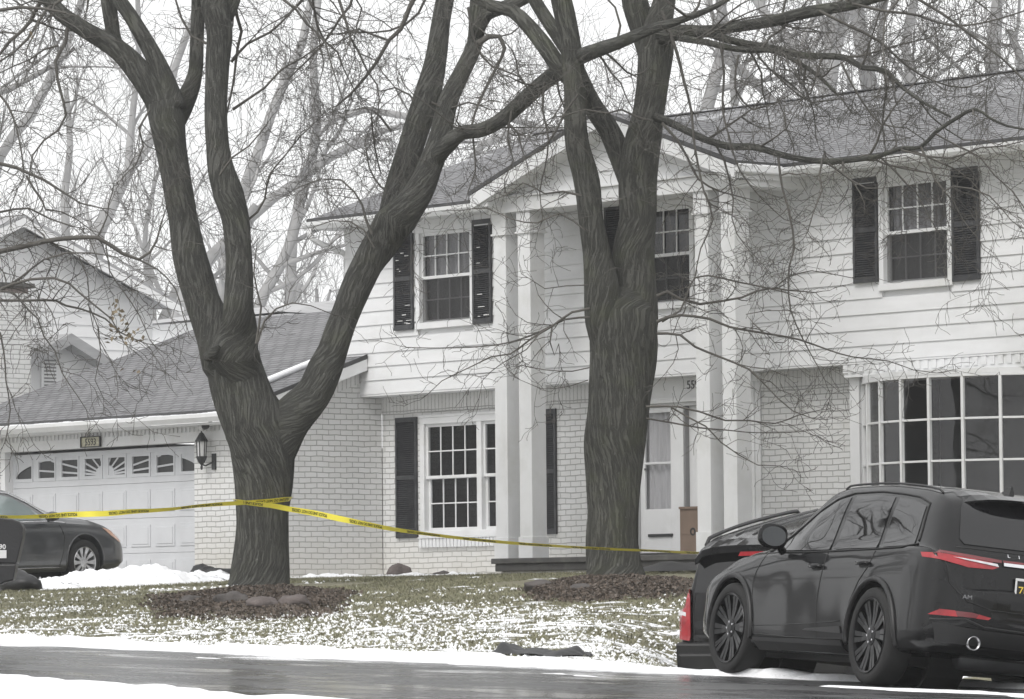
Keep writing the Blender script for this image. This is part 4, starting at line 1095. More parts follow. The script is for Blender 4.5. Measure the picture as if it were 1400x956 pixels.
E4 = T2t([(955,44,7,56.4),(970,46,6,56.3),(997,55,5.4,56),(1031,62,5.2,55.7),(1064,68,5,55.4),(1100,76,4.8,55),(1131,77,4.6,54.8),(1158,80,4.4,54.5),(1178,92,4,54.3),(1209,97,3.6,54),(1232,118,3,53.8),(1262,140,2.2,53.6),(1300,160,1.5,53.4)], sides=10); t.spawn(E4, 3, dn, 1.1)
E6 = T2t([(930,52,5,56.4),(965,58,4.6,56),(1000,66,4.4,55.6),(1030,69,4.2,55.4),(1060,70,3.8,55.2),(1090,85,3.2,55),(1120,105,2.6,54.8),(1145,130,1.8,54.6)], sides=10); t.spawn(E6, 3, dn, 1.0)
E5 = T2t([(a_, b_, c_ * .68, d_) for a_, b_, c_, d_ in [(893,160,10,57),(905,163,8.4,56.8),(925,172,7.6,56.5),(945,182,7.4,56.2),(964,191,7.4,56),(997,200,7.2,55.6),(1031,201,7.4,55.2),(1064,211,7,54.9),(1098,218,6.4,54.5),(1131,221,6.2,54.2),(1165,219,5.6,53.9),(1199,214,5,53.6),(1232,203,4.6,53.3),(1259,201,4.4,53),(1279,181,4.4,52.8),(1309,161,4,52.6),(1333,149,3.4,52.4),(1353,161,2.8,52.2),(1376,172,2.4,52),(1410,178,1.8,51.8)]], sides=12, rough=.2)
t.spawn(E5, 3, (0, 0, -.1), .75)
for pts, z in (
    ([(1064,214,3.4),(1067,240,3.2),(1070,258,3),(1078,285,3),(1084,315,2.8),(1086,340,2.6),(1079,365,2.4),(1078,387,2.4),(1081,424,2.2),(1098,464,1.8),(1118,501,1.4),(1128,520,1)], 54.6),
    ([(1131,223,3.2),(1150,236,2.8),(1165,248,2.5),(1175,262,2),(1182,278,1.6)], 54),
    ([(1128,220,3),(1128,205,3),(1120,240,2.6),(1124,260,2.2),(1112,290,1.8),(1104,318,1.4)], 53.9),
    ([(1205,216,3),(1222,232,2.8),(1240,252,2.4),(1252,262,2),(1266,289,1.6),(1285,322,1.2)], 53.2),
    ([(1259,201,3.6),(1272,228,3.2),(1278,245,3),(1291,262,2.6),(1303,275,2),(1316,300,1.6),(1340,330,1.2)], 52.8),
    ([(1290,262,2.4),(1303,255,2.2),(1328,258,2),(1353,268,1.7),(1383,302,1.2)], 52.7),
    ([(1232,205,2.4),(1262,213,2.6),(1300,216,2.8),(1315,212,2.6),(1340,202,2.2),(1370,200,1.8),(1410,190,1.4)], 52.8),
    ([(1279,183,2.6),(1310,200,2.2),(1340,215,2),(1360,240,1.8),(1385,262,1.5),(1410,300,1.1)], 52.6),
    ([(806,422,3.4),(782,427,3),(755,446,2.8),(725,464,2.4),(698,484,2),(671,488,1.8),(645,501,1.5),(604,521,1.2),(584,540,.9)], 55.9),
    ([(806,434,3),(772,437,2.6),(738,454,2.3),(698,468,2),(658,474,1.6),(604,476,1.2),(556,475,.9)], 56.1),
    ([(755,446,2.4),(752,468,2),(758,486,1.6),(764,470,1.2)], 55.9),
    ([(738,456,2),(720,478,1.7),(688,496,1.4),(660,520,1.1),(655,545,.9)], 55.7),
    ([(806,503,2),(782,508,1.8),(745,506,1.5),(715,500,1)], 56),
    ([(804,520,1.6),(780,528,1.4),(740,532,1.1),(712,520,.9)], 56.2),
    ([(803,390,2),(775,391,1.8),(745,395,1.5),(722,380,1)], 56),
    ([(898,405,5),(912,399,4.2),(930,409,3.8),(957,416,3.4),(985,412,3),(1014,407,2.8),(1035,398,2.6),(1057,394,2.4),(1078,397,2),(1115,400,1.4)], 55.8),
    ([(898,440,4.4),(912,434,4),(930,431,3.6),(970,436,3.4),(997,447,3),(1047,456,2.8),(1091,464,2.4),(1131,478,2),(1165,488,1.7),(1215,494,1.3),(1249,506,1.1),(1280,510,.9)], 55.4),
    ([(898,456,3.6),(930,458,3.2),(950,474,3),(984,488,2.8),(1024,505,2.5),(1041,521,2.1),(1064,545,1.7),(1084,562,1.4),(1110,572,1.1)], 55.2),
    ([(905,440,3),(930,425,2.6),(950,380,2.4),(985,380,2.4),(1010,386,2.2),(1031,390,2),(1074,400,1.6)], 55.5),
    ([(1057,395,2),(1075,380,1.8),(1110,370,1.6),(1140,375,1.3),(1165,380,1)], 54.6),
    ([(1045,456,2),(1020,430,1.8),(1048,425,1.6),(1078,425,1.3)], 55),
    ([(883,556,2.8),(927,556,2.6),(957,563,2.4),(992,575,2.2),(1024,575,2),(1060,579,1.7),(1091,568,1.4),(1125,560,1)], 55),
    ([(883,572,2.4),(918,578,2.2),(957,585,2),(992,588,1.7),(1020,591,1.5),(1060,592,1.2),(1100,590,.9)], 55.3),
    ([(918,557,2.4),(940,570,2.2),(965,583,2),(986,605,1.8),(1010,622,1.6),(1036,636,1.3),(1066,637,.9)], 54.7),
    ([(905,15,5),(925,70,4.4),(935,110,4),(945,150,3.4),(950,200,3),(962,260,2.6),(975,300,2.2),(958,340,1.8),(950,380,1.4)], 55.4),
    ([(985,60,3.4),(990,100,3.2),(988,150,2.8),(998,190,2.4),(1010,230,2),(1040,270,1.6),(1072,300,1.3)], 55.2),
    ([(1010,75,3),(1005,120,2.6),(1030,150,2.4),(1065,140,2),(1075,175,1.8),(1085,200,1.5)], 55),
    ([(1060,72,3),(1058,100,2.6),(1080,120,2.4),(1110,140,2.2),(1150,135,1.8),(1165,155,1.5)], 54.6),
    ([(1150,85,3),(1162,110,2.8),(1180,140,2.6),(1205,170,2.2),(1240,175,1.8),(1262,190,1.5)], 54),
    ([(1120,15,4),(1160,35,3.6),(1200,55,3.2),(1240,90,2.8),(1275,110,2.4),(1320,120,2),(1365,100,1.6)], 53.8),
    ([(1165,5,4),(1210,15,3.6),(1250,20,3.2),(1300,35,2.8),(1350,30,2.4),(1400,15,2)], 53.4),
    ([(1240,-10,4),(1290,20,3.6),(1330,50,3.2),(1370,80,2.8),(1400,110,2.4)], 53),
    ([(890,165,3),(870,160,3),(850,150,2.8),(830,155,2.4),(800,150,2),(770,160,1.6)], 56),
    ([(905,168,4),(925,190,3.6),(940,215,3.2),(955,245,2.8),(985,262,2.2),(1015,270,1.6)], 55.8),
    ([(640,10,3.4),(650,60,3),(672,90,2.6),(710,105,2.2),(735,140,1.7)], 57.3),
    ([(790,130,3.4),(775,150,3),(760,180,2.6),(742,205,2.2),(720,215,1.8)], 56.3),
    ([(795,268,3),(770,262,2.6),(745,265,2.2),(715,250,1.8),(690,268,1.2)], 56.2),
    ([(800,315,2.4),(765,292,2.2),(735,305,2),(700,300,1.6),(665,285,1.3),(630,288,1)], 56.2)):
    d = t.trace([(*p, z) for p in pts], limb=False, step=.14); t.spawn(d, 2, (0, 0, -.12), 1.3 if pts[0][1] < 380 else 1.0)
for x0, y0, k in [(980,80,2),(1030,90,2),(1090,90,2),(1140,110,2),(1210,90,2),(1270,90,2),(1330,90,2),(1010,170,1),(1090,190,1),(1160,190,1),(1320,140,1),(1390,150,2),(960,20,2),(1010,20,2),(1050,60,3),(1100,50,3),(1150,60,3),(1200,40,3),(1250,60,3),(1300,60,3),(1350,60,2),(1390,60,2),(1000,110,2),(1050,130,2),(1120,120,2),(1170,150,2),(1230,140,2),(1290,130,2),(1340,180,2),(1380,210,2),(940,240,2),(990,330,2),(1040,350,2),(1100,330,2),(1000,480,1),(1060,520,1),(930,130,2),(930,300,2),(820,100,2),(700,90,2),(730,180,1),(660,30,2),(740,60,2),(1080,260,1),(1330,330,1),(1370,330,2),(1200,260,1)]:
    for _ in range(k):
        t.reach(PZ(x0 + rng.uniform(-30, 30), y0 + rng.uniform(-30, 30), 55 + rng.uniform(-1.2, 1)), rng.uniform(.3, .8), 2, (0, 0, -.2), 1.2)
for x, y, L in ((915,-60,6), (860,-40,5), (750,-90,6), (700,-60,4), (1240,-10,3)):
    t.grow(PZ(x, y, 57), up + rh * rng.uniform(-.4, .8) + fh * rng.uniform(-.5, .5), L + 1, .11, 3, (0, 0, .3), wig=.15, dens=.75)
t.done('large bare tree with deeply ridged bark in front of the porch, long boughs reaching right', None, (T2.x, T2.y, gz(T2.x, T2.y)), M['bark2'])

# tree standing out of frame on the left, its boughs hang into view
D = 50.0; t = Tree(21)
q0 = PZ(-330, 840, D); gq = gz(q0.x, q0.y)
t.trace([(-330,900,30,D),(-330,840,26,D),(-326,600,24,D),(-330,400,22,D),(-322,240,20,D),(-310,60,18,D),(-300,-150,13,D)], sides=20, rough=.12)
for pts, z in (
    ([(-325,420,9),(-240,390,8.5),(-120,365,7.5),(-30,350,6.6),(0,344,6.4),(45,334,6),(80,327,5.8),(133,325,5.2),(150,335,4.8),(168,347,4.4),(190,355,4),(205,345,3.2),(214,330,2.6),(222,300,2)], 50),
    ([(190,355,2.6),(215,368,2.2),(240,395,1.8),(250,430,1.4),(258,455,1)], 50),
    ([(-325,470,6),(-200,430,5),(-80,412,4),(0,411,3.4),(40,411,3.2),(76,411,3),(90,418,2.8),(109,422,2.6),(144,436,2.2),(165,455,1.8),(200,470,1.3)], 50.5),
    ([(-120,400,5),(-50,400,4.4),(0,396,4),(16,389,3.8),(41,382,3.6),(73,380,3.2),(95,388,2.8),(108,400,2.6),(130,418,2.3),(152,436,1.8),(170,470,1.2)], 49.6),
    ([(0,398,2.6),(30,378,2.6),(60,355,2.4),(90,346,2.2),(125,346,1.8),(160,352,1.3)], 49.8),
    ([(-322,240,9),(-200,230,7),(-80,220,5.4),(0,224,4.6),(22,229,4.2),(37,236,4),(60,246,3.4),(85,262,2.8),(110,278,2.2),(140,285,1.6)], 50.3),
    ([(36,240,3.4),(45,256,3),(58,275,2.8),(62,286,2.4),(85,290,2),(105,300,1.6),(125,315,1.2)], 50.3),
    ([(-310,60,8),(-150,30,6),(-40,22,5),(0,14,4.4),(27,10,4.2),(60,12,3.6),(90,18,2.6)], 50.6),
    ([(-40,110,3.6),(0,130,3),(18,160,2.6),(28,200,2.2),(33,235,2)], 50),
    ([(-60,460,3),(-10,440,2.6),(5,480,2.4),(8,520,2),(14,560,1.7),(8,600,1.2)], 49),
    ([(0,398,2.6),(18,400,2.6),(40,425,2.6),(52,436,2.4),(60,460,2),(75,480,1.8),(85,510,1.6),(105,540,1.3),(118,560,1)], 49.3),
    ([(120,415,1.8),(135,450,1.7),(138,485,1.5),(130,520,1.3),(142,545,1)], 49.4),
    ([(108,350,2),(120,380,1.9),(122,420,1.6),(128,450,1.4),(150,490,1.1)], 49.6),
    ([(145,335,2.2),(150,370,2),(170,400,1.8),(190,430,1.6),(205,465,1.2)], 49.5),
    ([(-60,300,3.4),(0,290,3),(40,285,2.6),(70,300,2.2),(100,310,1.8)], 50.2)):
    d = t.trace([(*p, z) for p in pts], limb=False, step=.14); t.spawn(d, 2, (0, 0, -.3), 1.05)
for x0, y0 in ((20,100),(30,190),(60,320),(20,310),(90,240),(150,300),(60,440),(150,400),(190,390),(15,440),(110,190),(170,440),(10,360),(90,450),(200,270),(170,210)):
    t.reach(PZ(x0, y0, 50 + rng.uniform(-.7, .7)), rng.uniform(.3, .7), 2, (0, 0, -.2), 1.15)
for k_ in range(9):
    t.grow(PZ(-300 - 3 * k_, -150 + 70 * k_ * .6, D), up * rng.uniform(.3, 1) + rh * rng.uniform(-1, .5) + fh * rng.uniform(-1, 1), rng.uniform(3, 5.5), .09, 3, (0, 0, .15), wig=.14, dens=.7)
t.done('bare tree standing off to the left, its thin boughs hanging across the garage roof', None, (q0.x, q0.y, gq), M['bark'])
# a few dead leaves still caught in the twigs
mb = MB()
for cx, cy, k in ((165,440,14),(160,425,8),(172,460,10),(190,455,6),(45,52,4),(175,500,3),(158,470,6)):
    for _ in range(k):
        q = PZ(cx + rng.gauss(0, 7), cy + rng.gauss(0, 9), 49.6 + rng.uniform(-.2, .2)); a = Vector((rng.gauss(0,1), rng.gauss(0,1), rng.gauss(0,1))).normalized() * .035; b_ = a.orthogonal().normalized() * .02
        mb.add([q - a, q + b_, q + a, q - b_ + Vector((0,0,.012))], [(0, 1, 2), (0, 2, 3)])
M['drylf'] = mat('dry_leaf', (.16, .13, .085), .8, .3, 8)
tag(mb.build('dead_leaves', M['drylf']), 'small cluster of withered tan leaves caught in the twigs above the garage roof', 'dead leaves')

# ---- far trees in the haze
def fartree(seed, H, r, lean=0, dens=1.0):
    t = Tree(seed); R_ = t.r
    def br(p, d, L, r, lvl):
        n = 9; path = [(p.copy(), r)]
        for i in range(n):
            d = (d + Vector((R_.gauss(0, .13), R_.gauss(0, .13), R_.gauss(0, .09) + .035))).normalized(); p = p + d * (L / n)
            path.append((p.copy(), max(.009, r * (1 - (.62 if lvl > 3 else .8) * (i+1)/n))))
        t.tw.tube([a for a, _ in path], [b_ for _, b_ in path], {5: 10, 4: 8, 3: 5, 2: 4, 1: 3, 0: 3}[lvl], caps=False)
        if lvl == 1: return
        k = {5: 6, 4: 6, 3: 6, 2: 6, 1: 5}[lvl]
        for j in range(int(k * dens)):
            f = (R_.uniform(.3, 1) if lvl < 5 else R_.uniform(.32, 1)) * (n - .01); i = int(f); q = path[i][0].lerp(path[i+1][0], f - i)
            ax = (path[i+1][0]-path[i][0]).normalized(); o = ax.orthogonal().normalized(); o.rotate(Matrix.Rotation(R_.uniform(0, 2*PI), 3, ax))
            an = R(R_.uniform(22, 58)); dd = ax * math.cos(an) + o * math.sin(an)
            br(q, dd, L * R_.uniform(.42, .68), path[i][1] * R_.uniform(.4, .6), lvl - 1)
    br(Vector((0, 0, -.4)), Vector((lean, 0, 1)), H, r, 5)
    me = bpy.data.meshes.new('far_tree'); me.from_pydata(t.tw.v, [], t.tw.f); me.update(); me.materials.append(M['farbark_hazed']); me.shade_smooth()
    print('far', seed, len(t.tw.v)); return me
FM = [fartree(101, 14, .50, .12, .92), fartree(102, 15, .42, -.08, .9), fartree(103, 13, .55, .35, .92)]
sides_ = rh
def fplace(i, px, Z, sc, rot, label, group='bare trees standing in the haze'):
    q = PZ(px, 700, Z); o = bpy.data.objects.new('bare_tree', FM[i]); COL.objects.link(o)
    o.location = (q.x, q.y, .45); o.scale = (sc,)*3; o.rotation_euler = (0, 0, R(rot)); tag(o, label, 'tree', group)
    return o
L_ = 'pale bare tree standing far off in the haze behind the garage roof and houses'
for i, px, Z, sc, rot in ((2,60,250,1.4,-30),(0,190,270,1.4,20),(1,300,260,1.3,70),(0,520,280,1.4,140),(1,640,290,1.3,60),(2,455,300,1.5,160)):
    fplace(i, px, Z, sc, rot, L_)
L2 = 'grey bare tree standing behind the house, its trunk rising above the roof ridge'
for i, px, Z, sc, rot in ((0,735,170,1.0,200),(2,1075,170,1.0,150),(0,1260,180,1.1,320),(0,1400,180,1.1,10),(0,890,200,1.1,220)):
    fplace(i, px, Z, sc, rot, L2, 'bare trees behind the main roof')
def traced_far(seed, Z, paths, label, group, dens=1.0):
    t = Tree(seed); R_ = t.r
    def br(p, d, L, r, lvl):
        n = 8; path = [(p.copy(), r)]
        for i in range(n):
            d = (d + Vector((R_.gauss(0, .14), R_.gauss(0, .14), R_.gauss(0, .10) + .04))).normalized(); p = p + d * (L / n)
            path.append((p.copy(), max(.010, r * (1 - .8 * (i+1)/n))))
        t.tw.tube([a for a, _ in path], [b_ for _, b_ in path], 3 if lvl < 2 else 5, caps=False)
        if lvl > 0: kids(path, L, lvl - 1, 5)
    def kids(path, L, lvl, k):
        n = len(path) - 1
        for j in range(int(k * dens)):
            f = R_.uniform(.15, 1) * (n - .01); i = int(f); q = path[i][0].lerp(path[i+1][0], f - i)
            ax = (path[i+1][0]-path[i][0]).normalized(); o = ax.orthogonal().normalized(); o.rotate(Matrix.Rotation(R_.uniform(0, 2*PI), 3, ax))
            an = R(R_.uniform(25, 60)); br(q, ax * math.cos(an) + o * math.sin(an), R_.uniform(.8, 1.3) * (1.2, 2.4, 4.5)[lvl], min(path[i][1] * .5, (.03, .06, .12)[lvl]), lvl)
    first = None
    for pts in paths:
        d = interp([(PZ(x, y, Z), r * Z / F) for x, y, r in pts], 1.0)
        t.tw.tube([a for a, _ in d], [b_ for _, b_ in d], 10, caps=False); kids(d, 8, 2, 4)
        first = first or d[0][0]
    e = empty('bare_tree', (first.x, first.y, .45), label, 'tree', group)
    o = t.tw.build('trunk_and_branches', M['farbark_hazed'], smooth=True); o.parent = e; o.matrix_parent_inverse = Matrix.Translation(e.location).inverted()
ga, gb = 'bare trees standing in the haze', 'bare trees behind the main roof'
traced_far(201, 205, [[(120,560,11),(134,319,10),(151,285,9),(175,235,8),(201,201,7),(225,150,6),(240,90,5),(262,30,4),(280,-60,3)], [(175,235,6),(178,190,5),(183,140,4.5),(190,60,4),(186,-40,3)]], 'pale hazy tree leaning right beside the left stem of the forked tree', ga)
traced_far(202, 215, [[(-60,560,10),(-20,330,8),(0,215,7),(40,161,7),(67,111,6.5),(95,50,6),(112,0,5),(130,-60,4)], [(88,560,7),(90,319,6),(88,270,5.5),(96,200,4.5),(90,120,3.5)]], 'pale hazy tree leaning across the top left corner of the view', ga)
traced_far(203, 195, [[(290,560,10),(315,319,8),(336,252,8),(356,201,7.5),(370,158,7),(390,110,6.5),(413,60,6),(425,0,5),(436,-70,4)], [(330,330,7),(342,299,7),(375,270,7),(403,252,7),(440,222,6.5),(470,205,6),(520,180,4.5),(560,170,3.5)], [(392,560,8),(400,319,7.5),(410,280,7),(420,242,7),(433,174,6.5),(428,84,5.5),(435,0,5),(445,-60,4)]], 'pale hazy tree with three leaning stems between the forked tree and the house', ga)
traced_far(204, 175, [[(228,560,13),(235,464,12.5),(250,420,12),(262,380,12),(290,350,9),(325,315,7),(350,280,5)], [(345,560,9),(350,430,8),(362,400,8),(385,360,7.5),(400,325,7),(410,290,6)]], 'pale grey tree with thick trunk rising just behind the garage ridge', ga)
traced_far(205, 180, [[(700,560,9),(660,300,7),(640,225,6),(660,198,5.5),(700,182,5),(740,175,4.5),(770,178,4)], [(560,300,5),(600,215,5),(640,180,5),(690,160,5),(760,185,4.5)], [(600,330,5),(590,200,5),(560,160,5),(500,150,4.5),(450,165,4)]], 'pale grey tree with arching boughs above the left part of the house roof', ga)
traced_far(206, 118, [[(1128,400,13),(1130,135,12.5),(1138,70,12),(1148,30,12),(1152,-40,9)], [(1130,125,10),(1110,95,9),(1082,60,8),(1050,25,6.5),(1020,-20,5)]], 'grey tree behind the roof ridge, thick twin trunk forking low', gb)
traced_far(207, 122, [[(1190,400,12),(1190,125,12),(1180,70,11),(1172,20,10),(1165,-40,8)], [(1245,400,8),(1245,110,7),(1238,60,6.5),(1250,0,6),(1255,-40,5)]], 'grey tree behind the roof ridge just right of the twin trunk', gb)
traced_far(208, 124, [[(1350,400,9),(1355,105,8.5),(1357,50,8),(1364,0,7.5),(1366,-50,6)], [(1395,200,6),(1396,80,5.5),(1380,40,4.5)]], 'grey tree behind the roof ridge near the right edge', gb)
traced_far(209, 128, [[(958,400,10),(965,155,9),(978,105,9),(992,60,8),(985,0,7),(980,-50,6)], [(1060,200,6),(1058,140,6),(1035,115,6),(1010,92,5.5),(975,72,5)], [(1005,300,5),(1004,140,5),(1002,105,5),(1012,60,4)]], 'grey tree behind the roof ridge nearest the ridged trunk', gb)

for i, px, Z, sc, rot in ((0,-700,70,.8,10),(1,-1500,60,.7,80),(2,-1100,95,.9,140),(0,-2300,55,.8,220),(1,-3200,60,.8,300),(2,-420,90,.8,40)):  # unseen trees added to give the parked car branches to reflect
    fplace(i, px, Z, sc, rot, 'bare tree added out of view to the left to be mirrored in the parked cars', 'added bare trees out of view for reflections in the cars')
# ------------------------------------------------------------------ neighbour house
NU = -66.0
nh = empty('neighbour_house', (NU, 44, .5), 'hazy white neighbouring house with gabled clapboard side and brick chimney beyond the garage', 'house')
NI = Matrix.Translation(nh.location).inverted()
def nb(mb, name, m, par=None, **k):
    o = mb.build(name, m, **k); o.parent = par or nh
    if par is None: o.matrix_parent_inverse = NI
    return o
nv0, nv1, nap, nz, nza = 41.2, 47.1, 44.15, 5.6, 6.85
mb = MB(); z = .4
while z < nza - .1:
    z1 = min(z + .21, nza - .05)
    a = nv0 + max(0, (z1 - nz) / .42); b_ = nv1 - max(0, (z1 - nz) / .42)
    if b_ > a: mb.prism([(NU + .026, z), (NU - .05, z), (NU - .05, z1), (NU + .004, z1)], 1, a, b_)
    z = z1
mb.prism([(nv0 + .02, .4), (nv1 - .02, .4), (nv1 + .1, nz - .12), (nap, nza - .08), (nv0 - .1, nz - .12)], 0, NU - .12, NU - .052)
nb(mb, 'siding', M['nwhite'])
nb(MB().box(NU - 11, NU - .06, nv0 + .02, nv1 - .02, .3, nz), 'wall', M['nwhite'])
mb = MB()
for s, va, vb in ((1, nv0 - .4, nap), (-1, nv1 + .4, nap)):
    mb.add([(NU + .45, va, nz - .17), (NU + .45, vb, nza), (NU - 11, vb, nza), (NU - 11, va, nz - .17), (NU + .45, va, nz - .23), (NU + .45, vb, nza - .06), (NU - 11, vb, nza - .06), (NU - 11, va, nz - .23)], [(0,1,2,3), (7,6,5,4), (0,4,5,1), (3,2,6,7), (0,3,7,4)])
nb(mb, 'roof', M['pale_shingle'])
mb = MB()
for va in (nv0 - .4, nv1 + .4):
    mb.add([(NU + .46, va, nz - .235), (NU + .46, nap, nza - .065), (NU + .46, nap, nza - .22), (NU + .46, va, nz - .38), (NU + .42, va, nz - .235), (NU + .42, nap, nza - .065), (NU + .42, nap, nza - .22), (NU + .42, va, nz - .38)], [(0,1,2,3), (4,5,6,7), (3,2,6,7)])
nb(mb, 'rake_board', M['nwhite'])
# lower gabled wing and chimney
wu = NU + 1.3
pA, pL, pR = PU(82, 462, wu), PU(38, 486, wu), PU(152, 506, wu)
nb(MB().prism([(pL.y, .3), (pR.y, .3), (pR.y, pR.z), (pA.y, pA.z), (pL.y, pL.z)], 0, wu - 1.25, wu), 'lower_wing', M['nwhite'])
mb = MB()
for q in (pL, pR):
    k = (1 if q is pR else -1) * .25
    mb.add([(wu + .35, q.y + k, q.z - .08), (wu + .35, pA.y, pA.z + .06), (wu - 1.2, pA.y, pA.z + .06), (wu - 1.2, q.y + k, q.z - .08), (wu + .35, q.y + k, q.z - .26), (wu + .35, pA.y, pA.z - .13), (wu - 1.2, pA.y, pA.z - .13), (wu - 1.2, q.y + k, q.z - .26)], [(0,1,2,3), (0,4,5,1), (4,5,6,7)])
nb(mb, 'lower_roof', M['pale_shingle'])
l0, l1 = PU(56, 488, wu + .03), PU(79, 530, wu + .03)
lv = nb(MB().box(wu + .002, wu + .05, l0.y, l1.y, l1.z, l0.z), 'louver_vent', M['nwhite'])
mb = MB(); z = l1.z + .02
while z < l0.z - .05: mb.box(wu + .051, wu + .06, l0.y + .05, l1.y - .05, z, z + .025); z += .06
nb(mb, 'louver_gap', M['curtain_d'], lv)
c0, c1 = PU(-2, 400, NU + 2.2), PU(42, 400, NU + 2.2)
nb(MB().box(NU + 1.3, NU + 2.2, c0.y, c1.y, .3, c0.z), 'chimney', M['brick_side'])
nb(MB().box(NU + 1.33, NU + 2.17, c0.y + .03, c1.y - .03, c0.z + .002, c0.z + .09), 'chimney_course', M['redbrick'])
nb(MB().box(NU + 1.25, NU + 2.25, c0.y - .05, c1.y + .05, c0.z + .092, c0.z + .17), 'chimney_cap', M['slate'])
# far low house seen beyond the garage ridge
q = PZ(402, 430, 118); fhs = empty('far_house', (q.x, q.y, .5), 'distant hazy low house roof beyond the garage ridge', 'house')
FI = Matrix.Translation(fhs.location).inverted(); z0 = PZ(402, 442, 118).z; z1 = PZ(402, 416, 118).z
for mb, nm, m_ in ((MB().box(q.x - 4, q.x + 3, q.y - 2.5, q.y + 2.5, .4, z0), 'wall', M['nwhite']),
                   (MB().add([(q.x-4.4, q.y-3, z0), (q.x+3.4, q.y-3, z0), (q.x+3.4, q.y+3, z0), (q.x-4.4, q.y+3, z0), (q.x-3.2, q.y, z1), (q.x+2.2, q.y, z1)], [(0,1,5,4), (1,2,5), (2,3,4,5), (3,0,4)]), 'roof', M['pale_shingle']),
                   (MB().box(q.x - .8, q.x - .2, q.y - .4, q.y + .2, z0, z1 + .25), '', None)):
    if not nm: continue
    o = mb.build(nm, m_); o.parent = fhs; o.matrix_parent_inverse = FI

# ------------------------------------------------------------------ beds round the trees, rocks
def rock(px, py, V, sx, sy, sz, m, label, group=None, seed=0, name='rock', sink=.3):
    q = GA(px, py) if V is None else PV(px, py, V); bm = bmesh.new(); bmesh.ops.create_icosphere(bm, subdivisions=3, radius=1)
    for v in bm.verts:
        n_ = v.co.normalized(); k = 1 + .35 * noise.noise(n_ * 1.3 + Vector((seed * 3.1, 0, 0))) + .12 * noise.noise(n_ * 4 + Vector((seed, 5, 0)))
        v.co = Vector((n_.x * sx, n_.y * sy, n_.z * sz)) * k
    me = bpy.data.meshes.new(name); bm.to_mesh(me); bm.free()
    o = finish(name, me, m, smooth=True); o.location = (q.x, q.y, gz(q.x, q.y) + sz * (1 - sink * 2) + (.05 if V is None else 0)); o.rotation_euler = (0, 0, seed * 1.3)
    return tag(o, label, 'rock', group)
g1, g2, g3 = 'rocks edging the mulch bed of the forked tree', 'rocks edging the mulch bed by the porch', 'dark stones at the foot of the garage pier'
v_ = T1.y - 1.25
rock(318, 834, None, .20, .18, .11, M['darkrock'], 'dark brown rock at the front left edge of the mulch bed under the forked tree', g1, 1)
rock(357, 838, None, .22, .18, .09, M['rock'], 'pinkish brown rock at the front middle of the mulch bed under the forked tree', g1, 2)
rock(402, 836, None, .19, .16, .10, M['rock'], 'pinkish brown rock at the front right edge of the mulch bed under the forked tree', g1, 3)
rock(262, 832, None, .2, .15, .07, M['darkrock'], 'low dark rock at the far left of the mulch bed under the forked tree', g1, 4)
w_ = T2.y - 1.3
rock(737, 812, None, .18, .15, .08, M['darkrock'], 'small dark rock at the left end of the mulch bed by the porch', g2, 5)
rock(797, 817, None, .20, .15, .07, M['darkrock'], 'low dark rock at the front of the mulch bed by the porch', g2, 6)
rock(279, 785, 39.9, .22, .2, .17, M['black'], 'rounded dark stone in the snow beside the garage door', g3, 7)
rock(303, 788, 39.9, .28, .2, .13, M['black'], 'rounded dark stone in the snow just left of the forked trunk', g3, 8)
rock(546, 786, 42.4, .21, .18, .15, M['rock'], 'brown pointed rock in the snow below the dark shutter', None, 9)
rock(604, 790, 42.35, .13, .1, .06, M['darkrock'], 'small flat rock in the snow below the double window', None, 10)
q = PV(20, 805, 34.6)
rock(22, 805, 34.9, .55, .25, .20, M['black'], 'low dark mound at the left end of the snow pile below the parked sedan', None, 12, 'dark_mound')
bpy.data.objects['dark_mound']['category'] = 'mound'
